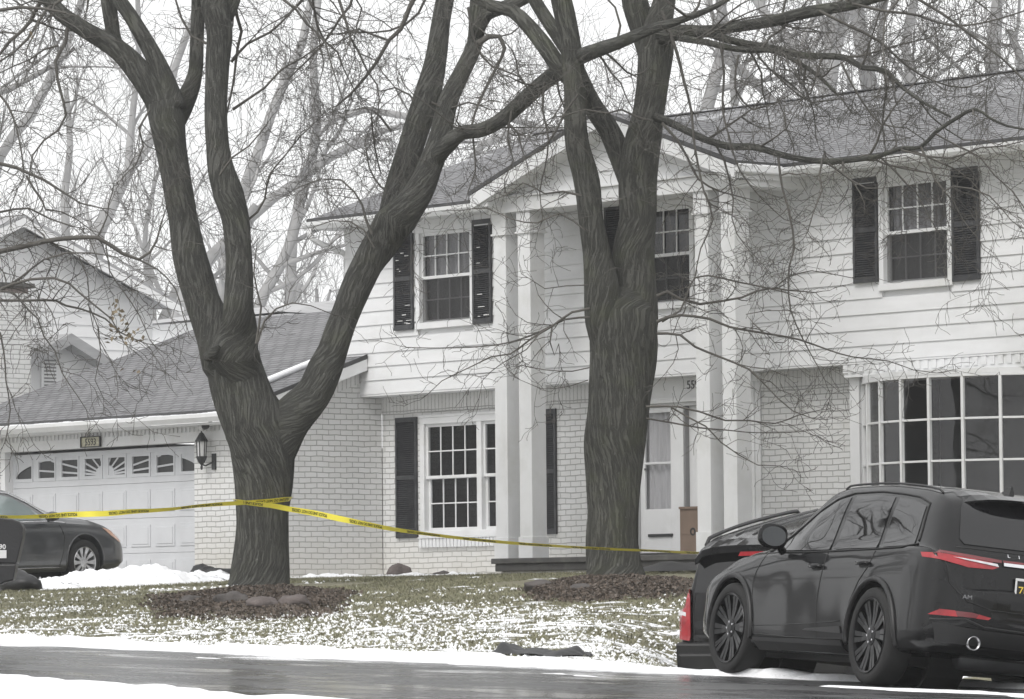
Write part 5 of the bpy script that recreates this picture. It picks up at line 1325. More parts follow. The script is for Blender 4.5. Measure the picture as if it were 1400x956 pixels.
def bed(name, px0, px1, y0, y1, cnt, label, seed, H):
    """mounded bed covering the image extent px0..px1, y0 (back) .. y1 (front)"""
    r_ = random.Random(seed); v = []; f = []; xm = (px0 + px1) / 2
    A, Bk = GA(xm, y1), GA(xm, y0 + 3); c = (A + Bk) / 2; ry = (Bk - A).length / 2; rx = (px1 - px0) / 2 * (c.dot(fh)) / F
    dv = (Bk - A); dv.z = 0; dv.normalize(); du = Vector((dv.y, -dv.x, 0))
    def hgt(a, b):
        e = 1 + .30 * noise.noise(Vector((a * 1.4, b * 1.4, seed))) + .25 * noise.noise(Vector((a * 4.4, b * 4.4, seed))); d = math.hypot(a, b) / e
        return H * max(0, 1 - d * d) ** .8 * (1 + .6 * fbm(a * 3 + seed, b * 3, 3)), d
    n = 0
    while n < cnt:
        an = r_.uniform(0, 2*PI); d = math.sqrt(r_.random()) * 1.35; a, b_ = math.cos(an) * d, math.sin(an) * d
        h, dd = hgt(a, b_)
        if dd > .8 and r_.random() < (dd - .8) * 2.2 + .3: continue
        p = c + du * (a * rx) + dv * (b_ * ry)
        if fbm(p.x * 2.2, p.y * 2.2 + seed, 3) < -.2 and r_.random() < .6: continue
        z = gz(p.x, p.y) + h + r_.random() * .045
        s_ = r_.uniform(.010, .030); A_ = Vector((r_.gauss(0, 1), r_.gauss(0, 1), r_.gauss(0, .8))).normalized() * s_; B_ = A_.cross(Vector((r_.gauss(0, 1), r_.gauss(0, 1), r_.gauss(0, 1)))).normalized() * s_ * .7
        p = Vector((p.x, p.y, z)); b0 = len(v); v += [tuple(p - A_), tuple(p + B_), tuple(p + A_), tuple(p - B_)]; f.append((b0, b0+1, b0+2, b0+3)); n += 1
    me = bpy.data.meshes.new(name); me.from_pydata(v, [], f); me.update()
    tag(finish(name, me, M['leaf_dead'], fixn=False), label, 'ground cover', kind='stuff')
    xs = np.arange(-1.2, 1.21, .06); mb = MB(); nx = len(xs); vs = []
    for y in xs:
        for x in xs:
            h, d = hgt(x, y); p = c + du * (x * rx) + dv * (y * ry)
            vs.append((p.x, p.y, gz(p.x, p.y) + h + .03 * fbm(x * 6, y * 6, 3) - .02 - .12 * sm(.7, .95, d)))
    mb.add(vs, [(j*nx+i, j*nx+i+1, (j+1)*nx+i+1, (j+1)*nx+i) for j in range(nx-1) for i in range(nx-1)])
    tag(mb.build('mulch_bed', M['soil'], smooth=True), kind='structure')
M['soil'] = mat('dark_mulch', (.045, .035, .03), .9, .4, 12, bump=.02, dirt=((.5, .5, .5), .35, 5))
bed('leaf_litter', 200, 482, 806, 845, 20000, 'dark reddish brown dead ground cover round the forked tree trunk', 3, .10)
bed('leaf_litter', 712, 965, 792, 822, 20000, 'dark brown dead ground cover round the ridged trunk by the porch', 8, .12)
# black sheet lying on the snow at the kerb
def sheet():
    prof = [(684,.0,.02),(688,.10,.14),(694,.105,.17),(703,.07,.15),(712,.035,.12),(722,.05,.14),(735,.055,.2),(748,.045,.22),(758,.03,.2),(766,.035,.18),(778,.075,.2),(786,.085,.2),(795,.045,.15),(803,.0,.05)]
    vs = []; nn = 11
    for i, (x, h, w) in enumerate(prof):
        q = PV(x, 898, 26.45)
        zg = gz(q.x, 26.45) + .015
        for j in range(nn):
            a = j / (nn - 1) * 2 - 1
            vs.append((q.x + .02 * math.sin(i * 2 + j), q.y + a * w, zg + h * 1.0 * (1 - abs(a) ** 1.5) * (1 + .3 * math.sin(j * 1.7 + i)) + .012 * math.sin(j * 2.3 + i * 1.1)))
    f = [(i*nn+j, i*nn+j+1, (i+1)*nn+j+1, (i+1)*nn+j) for i in range(len(prof)-1) for j in range(nn-1)]
    o = MB().add(vs, f).build('black_sheet', M['tarp'], smooth=True)
    s_ = o.modifiers.new('s', 'SUBSURF'); s_.levels = s_.render_levels = 2
    tag(o, 'crumpled black rubber or plastic sheet lying on the snowy verge by the road', 'black sheet')
sheet()
# dark tarp beside the porch step
vs = []; nn = 12; prof = [(876,.02),(890,.10),(905,.17),(920,.20),(934,.20),(948,.18),(962,.16),(985,.1),(1005,.02)]
for i, (x, h) in enumerate(prof):
    q = PV(x, 785, 40.4); zg = gz(q.x, 40.4) + .02
    for j in range(nn):
        a = j / (nn - 1) * 2 - 1; vs.append((q.x, 40.4 + a * .42, zg + .6 * h * (1 - a * a) * (1 + .15 * math.sin(j + i * 1.3)) + .01 * math.sin(3 * j)))
o = MB().add(vs, [(i*nn+j, i*nn+j+1, (i+1)*nn+j+1, (i+1)*nn+j) for i in range(len(prof)-1) for j in range(nn-1)]).build('tarp', M['tarp'], smooth=True)
tag(o, 'dark draped tarp lying in front of the porch beside the large parked utility vehicle', 'tarp')

# ------------------------------------------------------------------ police tape
def tape(name, pts, label, seg):
    """pts (px, py, apparent_width_px, Z)"""
    P = [(PZ(x, y, Z), w * Z / F) for x, y, w, Z in pts]; d = interp(P, .03); W = .076
    rows = []; L = [0]
    for i, (p, w) in enumerate(d):
        if i: L.append(L[-1] + (p - d[i-1][0]).length)
        c = min(1, w / W); s_ = math.sqrt(1 - c * c); T = (d[min(i+1, len(d)-1)][0] - d[max(i-1, 0)][0]).normalized()
        side = T.cross(up).normalized(); upv = side.cross(T).normalized()
        rows.append((p, upv * c + side * s_, side * c - upv * s_, T))
    vs = []
    for p, b, n_, T in rows: vs += [p - b * W/2 + n_ * .0, p + b * W/2]
    o = MB().add(vs, [(2*i, 2*i+2, 2*i+3, 2*i+1) for i in range(len(rows)-1)]).build(name, M['yellow'], smooth=True)
    tag(o, label, 'police tape', 'police line tape strung between the trees')
    # lettering, upside down: reading direction runs against the tape direction
    tm = text_mesh('POLICE LINE DO NOT CROSS', .050, 0.0002, 'LEFT', True)
    xs = [v.co.x for v in tm.vertices]; tw = max(xs)
    mb = MB(); Lt = L[-1]; s0 = seg[0]
    def at(s):
        import bisect
        k = min(max(bisect.bisect_right(L, s) - 1, 0), len(L) - 2); f = (s - L[k]) / max(1e-6, L[k+1] - L[k])
        a, b = rows[k], rows[k+1]; return a[0].lerp(b[0], f), a[1].lerp(b[1], f), a[2].lerp(b[2], f)
    while s0 + .56 < Lt:
        base = [v.co for v in tm.vertices]; vv = []
        for c in base:
            sx = s0 + .54 * (1 - c.x / tw); p, b, n_ = at(sx)
            toward = -1 if n_.dot(p) > 0 else 1      # side facing the street
            vv.append(p - b * (c.y - .018) * 1.15 + n_ * toward * (.0035 + c.z))
        mb.add(vv, [tuple(q.vertices) for q in tm.polygons]); s0 += seg[1]
    l = mb.build('lettering', M['ink']); l.parent = o
    return o
tape('police_tape', [(-60,704,4,60.5),(0,706.5,4,60.2),(30,707,4.5,60.1),(60,706,5.5,60),(90,704,7.5,59.9),(120,703,8,59.8),(150,702,7.6,59.7),(180,699.5,6.5,59.6),(210,698,5,59.6),(240,695.5,3.6,59.5),(270,692,4,59.5),(300,689.5,5,59.45),(325,688,5.5,59.38),(345,686.8,5.6,59.42),(370,685,6,59.48),(390,683,6.5,59.6),(398,682.5,6,59.9)],
     'yellow police tape running left from the forked trunk past the garage', (.25, .99))
tape('police_tape', [(320,684.5,5,59.75),(328,686,5.5,59.42),(345,688.5,6,59.38),(372,691.5,6.6,59.42),(395,696,7.2,59.45),(430,702,8,59.3),(470,710.5,8,59),(510,718.5,7,58.7),(540,724,5.8,58.5),(575,729,5,58.3),(610,733.5,4.6,58),(650,738,4.6,57.7),(700,742.5,4.4,57.3),(750,746,4,56.9),(800,749,3.4,56.4),(850,751.5,3.2,56.3),(890,753,3.2,56.1),(930,755,3.4,55.6),(975,757,3.4,54.8),(1010,758,3.4,54)],
     'yellow police tape running right from the forked trunk past the porch and second tree', (.12, .93))
# ------------------------------------------------------------------ black plastic mailbox
bq = PZ(8, 790, 42.0); k_ = 42.0 / F
mbx = empty('mailbox', (bq.x, bq.y, gz(bq.x, bq.y)), 'black plastic kerbside mailbox with pale number stickers at the left edge', 'mailbox')
MI = Matrix(((rh.x, fh.x, 0, 0), (rh.y, fh.y, 0, 0), (0, 0, 1, 0), (0, 0, 0, 1)))
gz0m = gz(bq.x, bq.y)
def mz(y): return PZ(8, y, 42.0).z - gz0m
def mx(x): return (x - 8) * k_
prof = [(mx(-42), mz(770)), (mx(-38), mz(715)), (mx(-20), mz(708.5)), (mx(0), mz(708)), (mx(18), mz(710)), (mx(29), mz(714)), (mx(33.5), mz(722)), (mx(33), mz(735)), (mx(25), mz(769)), (mx(24), mz(771))]
o = MB(MI).prism(prof, 1, -.12, .12).build('box', M['black'], bevel=.012); o.parent = mbx
o = MB(MI).prism([(mx(-40), mz(772)), (mx(23.8), mz(772)), (mx(20), mz(794)), (mx(8), mz(796)), (mx(2), mz(800)), (mx(-38), mz(800))], 1, -.11, .11).build('newspaper_holder', M['black'], bevel=.012); o.parent = mbx
o = MB(MI).box(-.28, -.16, -.05, .05, -.6, mz(799)).build('post', M['black']); o.parent = mbx
o = MB(MI).box(mx(-14), mx(11), -.1325, -.121, mz(763.5), mz(752.5)).build('number_sticker', M['frost']); o.parent = mbx
mt = MI @ Matrix.Translation((mx(6.0), -.134, mz(762.5))) @ Matrix.Rotation(PI/2, 4, 'X')
o = put_text('sticker_digits', '9', .085, mt @ Matrix.Translation((-.045, 0, 0)), M['ink'], depth=.0006); o.parent = mbx
o = put_text('sticker_digits', '90', .062, MI @ Matrix.Translation((mx(5.5), -.124, mz(751))) @ Matrix.Rotation(PI/2, 4, 'X'), M['sil'], depth=.001, bold=True); o.parent = mbx
# ------------------------------------------------------------------ vehicles
def pchip(xs, ys, x):
    n = len(xs)
    if x <= xs[0]: return ys[0]
    if x >= xs[-1]: return ys[-1]
    h = [xs[i+1]-xs[i] for i in range(n-1)]; dl = [(ys[i+1]-ys[i])/h[i] for i in range(n-1)]
    m = [dl[0]] + [0 if dl[i-1]*dl[i] <= 0 else 2*dl[i-1]*dl[i]/(dl[i-1]+dl[i]) for i in range(1, n-1)] + [dl[-1]]
    i = max(k for k in range(n-1) if xs[k] <= x); t = (x-xs[i])/h[i]
    return (2*t**3-3*t*t+1)*ys[i] + (t**3-2*t*t+t)*h[i]*m[i] + (-2*t**3+3*t*t)*ys[i+1] + (t**3-t*t)*h[i]*m[i+1]
def car_body(tab, sec, M_=None):
    """tab rows: x, z0, zb, zt, w, wb, wt"""
    X = [r[0] for r in tab]; x0, x1 = X[0], X[-1]; xs = []
    x = x0
    K = 110
    for i in range(K + 1):
        t = i / K; xs.append(x0 + (x1 - x0) * (t - .10 * math.sin(2 * PI * t) / 1.0 * .9))
    vs = []; ns = None
    for x in xs:
        z0, zb, zt, w, wb, wt = [pchip(X, [r[k] for r in tab], x) for k in range(1, 7)]
        h = zt - zb
        c = [(0, z0), (.8*w, z0), (.96*w, z0+.05), (w, z0+.22*(zb-z0)), (w*1.0, z0+.55*(zb-z0)), (w*.985, z0+.82*(zb-z0)), (wb, zb), (wb-.02-.10*(wb-wt), zb+.10*h), (wt+.35*(wb-wt), zb+.62*h), (wt, zt-.10*h-.004), (wt-.07, zt-.03*h), (wt*.55, zt+.012), (0, zt+.02)]
        pts = []
        for i in range(len(c)-1):
            p0, p1, p2, p3 = c[max(i-1,0)], c[i], c[i+1], c[min(i+2,len(c)-1)]
            for j in range(4):
                t = j/4; t2, t3 = t*t, t*t*t; s_ = .5
                pts.append(tuple(.5*((2*p1[k]) + (-p0[k]+p2[k])*t + (2*p0[k]-5*p1[k]+4*p2[k]-p3[k])*t2 + (-p0[k]+3*p1[k]-3*p2[k]+p3[k])*t3) for k in (0, 1)))
        pts.append(c[-1])
        ring = [(x, y, z) for y, z in pts] + [(x, -y, z) for y, z in pts[1:-1][::-1]]
        ns = len(ring); vs += ring
    f = [(i*ns+j, i*ns+(j+1) % ns, (i+1)*ns+(j+1) % ns, (i+1)*ns+j) for i in range(len(xs)-1) for j in range(ns)]
    for base, sg in ((0, -1), ((len(xs)-1)*ns, 1)):
        ring = [Vector(vs[base+j]) for j in range(ns)]; c = sum(ring, Vector()) / ns; prev = list(range(base, base+ns))
        for k_, (s_, dx) in enumerate(((.93, .022), (.75, .034), (.4, .04))):
            b0 = len(vs); vs += [tuple((c + (p - c) * s_) + Vector((sg*dx, 0, 0))) for p in ring]
            f += [(prev[j], prev[(j+1) % ns], b0+(j+1) % ns, b0+j) for j in range(ns)]; prev = list(range(b0, b0+ns))
        f.append(tuple(prev))
    me = bpy.data.meshes.new('body'); me.from_pydata(vs, [], f); me.update()
    bm = bmesh.new(); bm.from_mesh(me); bmesh.ops.recalc_face_normals(bm, faces=bm.faces); bm.to_mesh(me); bm.free()
    return me
class Car:
    def __init__(s, name, label, cat, mtx, tab, paint, arches, ar=.40, k=1.0):
        s.root = empty(name, (0, 0, 0), label, cat); s.root.matrix_world = mtx; s.paint = paint
        me = car_body(tab, None)
        bm = bmesh.new(); bm.from_mesh(me); s.bvh = BVHTree.FromBMesh(bm); bm.free()
        o = bpy.data.objects.new('body', me); COL.objects.link(o)
        cm = MB()
        for ax in arches:
            for sg in (-1, 1):
                for_ = MB()
            cm.lathe([(0, -1.2), (ar, -1.2), (ar, -.62), (0, -.62)], (ax, 0, .355), 40, ax=1); cm.lathe([(0, .62), (ar, .62), (ar, 1.2), (0, 1.2)], (ax, 0, .355), 40, ax=1)
        cme = bpy.data.meshes.new('c'); cme.from_pydata(cm.v, [], cm.f); cme.update()
        bm = bmesh.new(); bm.from_mesh(cme); bmesh.ops.remove_doubles(bm, verts=bm.verts, dist=1e-5); bmesh.ops.recalc_face_normals(bm, faces=bm.faces); bm.to_mesh(cme); bm.free()
        co = bpy.data.objects.new('c', cme); COL.objects.link(co)
        md = o.modifiers.new('b', 'BOOLEAN'); md.object = co; md.operation = 'DIFFERENCE'; md.solver = 'EXACT'
        bpy.context.view_layer.update()
        m2 = bpy.data.meshes.new_from_object(o.evaluated_get(bpy.context.evaluated_depsgraph_get()))
        bpy.data.objects.remove(o); bpy.data.objects.remove(co)
        m2.shade_smooth()
        try: m2.set_sharp_from_angle(angle=R(38))
        except Exception: pass
        m2.materials.clear()
        s.body = finish('body', m2, paint, s.root, fixn=False)
    def add(s, mb, name, m, par=None, **k):
        return mb.build(name, m, par or s.root, **k)
    def panel(s, name, poly, axis, m, off=.004, res=.06, par=None, sg=1, thick=0):
        bm = bmesh.new()
        vs = [bm.verts.new((p[0], p[1], 0)) for p in poly]; bm.faces.new(vs)
        for k in (0, 1):
            lo, hi = min(p[k] for p in poly), max(p[k] for p in poly); c = lo + res
            while c < hi:
                co = Vector((0, 0, 0)); co[k] = c; no = Vector((0, 0, 0)); no[k] = 1
                bmesh.ops.bisect_plane(bm, geom=bm.verts[:] + bm.edges[:] + bm.faces[:], plane_co=co, plane_no=no); c += res
        for v in bm.verts:
            a, b = v.co.x, v.co.y
            if axis == 'side': o, d = Vector((a, 3*sg, b)), Vector((0, -sg, 0))
            elif axis == 'rear': o, d = Vector((-6, a, b)), Vector((1, 0, 0))
            elif axis == 'front': o, d = Vector((9, a, b)), Vector((-1, 0, 0))
            else: o, d = Vector((a, b, 5)), Vector((0, 0, -1))
            h, nn, _, _ = s.bvh.ray_cast(o, d)
            if h is None: h, nn, _, _ = s.bvh.find_nearest(Vector((a, .8*sg, b)) if axis == 'side' else Vector((-.9, a, b)))
            if nn.dot(d) > 0: nn = -nn
            v.co = h + nn * off
        if thick:
            r = bmesh.ops.extrude_face_region(bm, geom=bm.faces[:])
            for v in r['geom']:
                if isinstance(v, bmesh.types.BMVert):
                    v.co += (Vector((0, sg, 0)) if axis == 'side' else Vector((-1, 0, 0)) if axis == 'rear' else Vector((1, 0, 0)) if axis == 'front' else Vector((0, 0, 1))) * thick
        bmesh.ops.recalc_face_normals(bm, faces=bm.faces)
        me = bpy.data.meshes.new(name); bm.to_mesh(me); bm.free()
        o = finish(name, me, m, par or s.root, smooth=not thick, fixn=False)
        return o
    def hit(s, a, b, axis, sg=1):
        if axis == 'side': h = s.bvh.ray_cast(Vector((a, 3*sg, b)), Vector((0, -sg, 0)))
        elif axis == 'rear': h = s.bvh.ray_cast(Vector((-6, a, b)), Vector((1, 0, 0)))
        elif axis == 'front': h = s.bvh.ray_cast(Vector((9, a, b)), Vector((-1, 0, 0)))
        else: h = s.bvh.ray_cast(Vector((a, b, 5)), Vector((0, 0, -1)))
        if h[0] is None: h = s.bvh.find_nearest(Vector((a, .9*sg, b)))
        return h[0], h[1]
    def line(s, name, pts, axis, r, m, sg=1, off=0, par=None, n=6):
        P = []
        for i in range(len(pts)-1):
            for j in range(8):
                a = pts[i][0] + (pts[i+1][0]-pts[i][0])*j/8; b = pts[i][1] + (pts[i+1][1]-pts[i][1])*j/8
                h, nn = s.hit(a, b, axis, sg); P.append(h + nn * off)
        h, nn = s.hit(*pts[-1], axis, sg); P.append(h + nn * off)
        return s.add(MB().tube(P, r, n), name, m, par, smooth=True)
    def wheel(s, x, y, r, rr, w, rim, spokes=20, style='turbine', steer=0):
        """wheel with outer face towards sign(y)"""
        sg = 1 if y > 0 else -1
        Mx = Matrix.Translation((x, y, r)) @ Matrix.Rotation(R(steer), 4, 'Z')
        prof = [(rr*.98, -w*.9), (rr, -w*.98), (r*.93, -w), (r*.985, -w*.88), (r, -w*.7), (r, -w*.2), (r*.985, -w*.08), (r*.93, 0), (rr*1.04, -.004), (rr*.98, -.012)]
        wh = s.add(MB(Mx).lathe([(a, sg*b) for a, b in prof], (0, 0, 0), 56, ax=1), 'wheel', M['tyre'], smooth=True)
        mb = MB(Mx).lathe([(rr*1.0, sg*-.003), (rr*.985, sg*.002), (rr*.95, sg*-.004), (rr*.93, sg*-.03), (rr*.92, sg*-w*.9)], (0, 0, 0), 56, ax=1)
        mb.lathe([(.0, sg*-.012), (.03, sg*-.012), (.075, sg*-.022), (.085, sg*-.05)], (0, 0, 0), 24, ax=1)
        for k in range(spokes):
            an = 2*PI*k/spokes
            for tw, rad, wd in ([(.0, 1, .016)] if style == 'turbine' else [(-.09, 1, .013), (.09, 1, .013)]):
                a0, a1 = an + tw*.3, an + tw + (.16 if style == 'turbine' and k % 2 else .05 if style == 'turbine' else 0)
                p0 = Vector((math.cos(a0)*.055, sg*-.026, math.sin(a0)*.055)); p1 = Vector((math.cos(a1)*rr*.95, sg*-.010, math.sin(a1)*rr*.95))
                pm = p0.lerp(p1, .5) + Vector((0, sg*-.006, 0))
                t = (p1-p0).normalized(); q = Vector((0, sg, 0)).cross(t).normalized()
                vs = []
                for p, ww in ((p0, wd*.75), (pm, wd), (p1, wd*1.3)):
                    vs += [p + q*ww, p - q*ww, p - q*ww*.5 + Vector((0, sg*-.03, 0)), p + q*ww*.5 + Vector((0, sg*-.03, 0))]
                mb.add(vs, [(0,1,5,4), (4,5,9,8), (1,2,6,5), (5,6,10,9), (3,0,4,7), (7,4,8,11)])
        s.add(mb, 'rim', rim, wh)
        s.add(MB(Mx).lathe([(0, sg*-.09), (rr*.7, sg*-.09), (rr*.7, sg*-.10)], (0, 0, 0), 40, ax=1), 'brake_disc', M['iron'], wh)
        mb = MB(Mx)
        for k in range(5):
            an = 2*PI*k/5; mb.lathe([(.0, sg*-.012), (.009, sg*-.013), (.009, sg*-.03)], (math.cos(an)*.052, 0, math.sin(an)*.052), 8, ax=1)
        s.add(mb, 'lug_nuts', M['chrome'], wh)
        return wh
def place(p, head, pitch=0, roll=0, sc=1):
    f = Vector((head.x, head.y, 0)).normalized(); l = up.cross(f)
    B = Matrix(((f.x, l.x, 0), (f.y, l.y, 0), (0, 0, 1)))
    B = B @ Matrix.Rotation(R(-pitch), 3, 'Y') @ Matrix.Rotation(R(roll), 3, 'X')
    return Matrix.Translation(p) @ B.to_4x4() @ Matrix.Scale(sc, 4)
# --- black crossover seen from behind-left (origin: rear axle on the ground, x forward)
hd = rh * -.346 + fh * .938
lw = PZ(1189, 869, 34.8); ROLL = 6.5
l_ = up.cross(hd.normalized())
B = Matrix(((hd.x, l_.x, 0), (hd.y, l_.y, 0), (0, 0, 1))).normalized() @ Matrix.Rotation(R(-1.2), 3, 'Y') @ Matrix.Rotation(R(ROLL), 3, 'X')
B4 = B.to_4x4(); org = lw - (B @ Vector((0, .93, .37)))
tab = [(-.90,.40,.74,.78,.70,.68,.58), (-.885,.36,.90,.93,.80,.76,.62), (-.86,.33,.965,1.0,.86,.83,.66), (-.80,.30,1.02,1.085,.905,.86,.68), (-.72,.28,1.035,1.19,.925,.875,.685), (-.60,.27,1.04,1.345,.935,.885,.66), (-.48,.26,1.04,1.455,.94,.888,.64), (-.32,.25,1.035,1.51,.94,.888,.64), (0,.25,1.025,1.545,.94,.885,.645), (.6,.22,1.01,1.57,.93,.88,.65), (1.2,.21,.995,1.565,.925,.875,.645), (1.55,.21,.985,1.53,.925,.875,.63), (2.0,.21,.975,1.35,.93,.875,.62), (2.35,.21,.965,1.16,.935,.87,.62), (2.55,.21,.955,1.06,.94,.86,.66), (2.8,.22,.94,1.03,.945,.84,.66), (3.2,.24,.87,.965,.92,.79,.6), (3.48,.26,.78,.87,.84,.7,.5), (3.60,.30,.66,.74,.72,.58,.42)]
c = Car('crossover_car', 'black crossover car parked nearest the camera at the road edge, seen from its rear left', 'car', Matrix.Translation(org) @ B4, tab, M['paint'], (0, 2.71), .425)
side = lambda poly, nm, m_, **k: c.panel(nm, poly, 'side', m_, sg=1, **k)
for sg in (1, -1):
    c.panel('side_window', [(2.14,1.01),(1.90,1.17),(1.62,1.325),(1.38,1.415),(1.12,1.455),(1.07,1.02)], 'side', M['cargl'], sg=sg, off=.005)
    c.panel('side_window', [(.98,1.025),(1.03,1.46),(.62,1.465),(.30,1.45),(.18,1.04)], 'side', M['cargl'], sg=sg, off=.005)
    c.panel('side_window', [(.10,1.045),(.22,1.445),(-.05,1.425),(-.30,1.375),(-.46,1.075),(-.30,1.06)], 'side', M['cargl'], sg=sg, off=.005)
    c.line('window_trim', [(2.30,.985),(1.07,1.005),(.15,1.03),(-.30,1.045),(-.52,1.075)], 'side', .007, M['seam'], sg=sg, off=.004)
    c.line('window_trim', [(2.30,1.0),(1.92,1.20),(1.62,1.35),(1.38,1.44),(1.1,1.485),(.6,1.495),(.2,1.475),(-.1,1.45),(-.32,1.40),(-.50,1.10)], 'side', .009, M['seam'], sg=sg, off=.002)
    for L_s in ([(1.03,1.0),(1.03,.86),(1.05,.62),(1.02,.42),(1.0,.30)], [(2.24,.98),(2.32,.78),(2.30,.55),(2.22,.34)], [(.14,1.03),(.16,.9),(.30,.78),(.42,.62),(.46,.48)], [(2.2,.335),(1.6,.325),(1.0,.325),(.5,.335)]):
        c.line('door_seam', L_s, 'side', .006, M['seam'], sg=sg, off=-.0015)
    # wheel arch mouldings and rocker
    for ax in (0, 2.71):
        P = []
        for k in range(21):
            a = PI * (k/20*1.16 - .08); x = ax + math.cos(a)*.445; z = .355 + math.sin(a)*.445
            h, nn = c.hit(x, max(z, .3), 'side', sg); P.append(h + Vector((0, sg*.002, 0)))
        c.add(MB().tube(P, .022, 8, flat=1), 'arch_moulding', M['clad'], smooth=True)
        c.add(MB().lathe([(.40, sg*.60), (.43, sg*.60), (.43, sg*.30), (.0, sg*.30)], (ax, 0, .36), 30, ax=1), 'wheel_well', M['seam'])
    c.panel('rocker_cladding', [(.5,.235),(2.2,.225),(2.2,.31),(.5,.325)], 'side', M['clad'], sg=sg, off=.012, thick=.012)
    c.panel('door_blade', [(.52,.375),(1.25,.385),(1.2,.40),(.55,.43)], 'side', M['clad'], sg=sg, off=.004, thick=.008)
    c.line('body_crease', [(2.25,.40),(1.6,.42),(1.1,.44),(.56,.47)], 'side', .004, M['paint'], sg=sg, off=.001)
    for hx, hz in ((1.15,.885), (.26,.915)):
        h, nn = c.hit(hx, hz, 'side', sg)
        hn_ = c.add(MB().tube([(hx-.11, h.y+sg*.010, hz), (hx-.08, h.y+sg*.035, hz+.004), (hx+.06, h.y+sg*.038, hz+.002), (hx+.11, h.y+sg*.012, hz-.004)], [.012,.016,.017,.012], 10), 'door_handle', M['paint'], smooth=True)
        c.panel('handle_recess', [(hx-.07,hz-.03),(hx+.07,hz-.035),(hx+.06,hz+.02),(hx-.06,hz+.02)], 'side', M['seam'], sg=sg, off=.002, par=hn_)
    # mirrors
    my = .93*sg
    mb = MB().tube([(1.86, my*.97, 1.0), (1.82, my+sg*.02, 1.03), (1.80, my+sg*.06, 1.06)], [.035,.03,.03], 10)
    ms_ = c.add(mb, 'mirror', M['paint'], smooth=True)
    bm = bmesh.new(); bmesh.ops.create_uvsphere(bm, u_segments=28, v_segments=18, radius=.5)
    for v in bm.verts: pw_ = lambda a, e: math.copysign(abs(2*a)**e, a) / 2; v.co = Vector((v.co.x*(.20 if v.co.x > 0 else .03)+1.745, pw_(v.co.y, .75)*.25+my+sg*.115, pw_(v.co.z, .75)*.20+1.105))
    me = bpy.data.meshes.new('mirror_housing'); bm.to_mesh(me); bm.free(); finish('mirror_housing', me, M['paint'], ms_, smooth=True)
    P_ = [(my+sg*(.115+.105*math.cos(a)*(1 if abs(math.cos(a)) < .9 else .97)), 1.105+.078*math.sin(a)) for a in [2*PI*k/24 for k in range(24)]]
    me = bpy.data.meshes.new('mirror_glass'); me.from_pydata([(1.724, y, z) for y, z in P_] + [(1.730, y, z) for y, z in P_], [], [tuple(range(24)), tuple(range(24, 48))[::-1]] + [(i, (i+1)%24, 24+(i+1)%24, 24+i) for i in range(24)]); finish('mirror_glass', me, M['mirror'] if 'mirror' in M else M.setdefault('mirror', mat('mirror_glass', (.09, .095, .10), .12, .1, 3)), ms_)
    # roof rails
    P = []
    for i, xx in enumerate((-.35, -.28, 0, .5, 1.0, 1.35, 1.42)):
        h, nn = c.hit(xx, .60*sg, 'top'); P.append(h + Vector((0, 0, .005 if i in (0, 6) else .02)))
    c.add(MB().tube([p for p, _ in interp([(q, 1) for q in P], .08)], .009, 8), 'roof_rail', M['clad'], smooth=True)
for x in (0, 2.71):
    for sg in (1, -1): c.wheel(x, sg*.945, .37, .285, .225, M['rim_b'], 20, steer=0 if x == 0 else 3)
# rear glass, spoiler, lights
c.panel('rear_window', [(-.60,1.10),(.60,1.10),(.63,1.14),(.56,1.36),(.50,1.46),(-.50,1.46),(-.56,1.36),(-.63,1.14)], 'rear', M['cargl'], off=.006, res=.05)
sp = []
for i in range(15):
    y = -.60 + 1.2*i/14; e = abs(y)/.60; h, nn = c.hit(-.34, y*.98, 'top'); h2, _ = c.hit(-.5, y*.98, 'top')
    sp.append([(h.x, y, h.z + .006), (-.50 + .07*e*e, y, h.z - .012 - .03*e**3), (-.645 + .20*e**3, y, h.z - .045 - .05*e**3), (-.64 + .20*e**3, y, h.z - .062 - .05*e**3), (-.46, y, h.z - .085 - .02*e)])
vs = [p for r in sp for p in r]; k5 = 5
c.add(MB().add(vs, [(i*5+j, i*5+j+1, (i+1)*5+j+1, (i+1)*5+j) for i in range(14) for j in range(4)] + [(0,1,2,3,4), (70,71,72,73,74)]), 'spoiler', M['paint'], smooth=False)
h, nn = c.hit(-.22, 0, 'top')
c.add(MB().add([(-.28,-.022,h.z-.01),(-.28,.022,h.z-.01),(-.06,.012,h.z-.005),(-.06,-.012,h.z-.005),(-.275,-.006,h.z+.055),(-.275,.006,h.z+.055),(-.22,.006,h.z+.045),(-.22,-.006,h.z+.045)], [(0,1,5,4),(1,2,6,5),(2,3,7,6),(3,0,4,7),(4,5,6,7)]), 'antenna_fin', M['clad'])
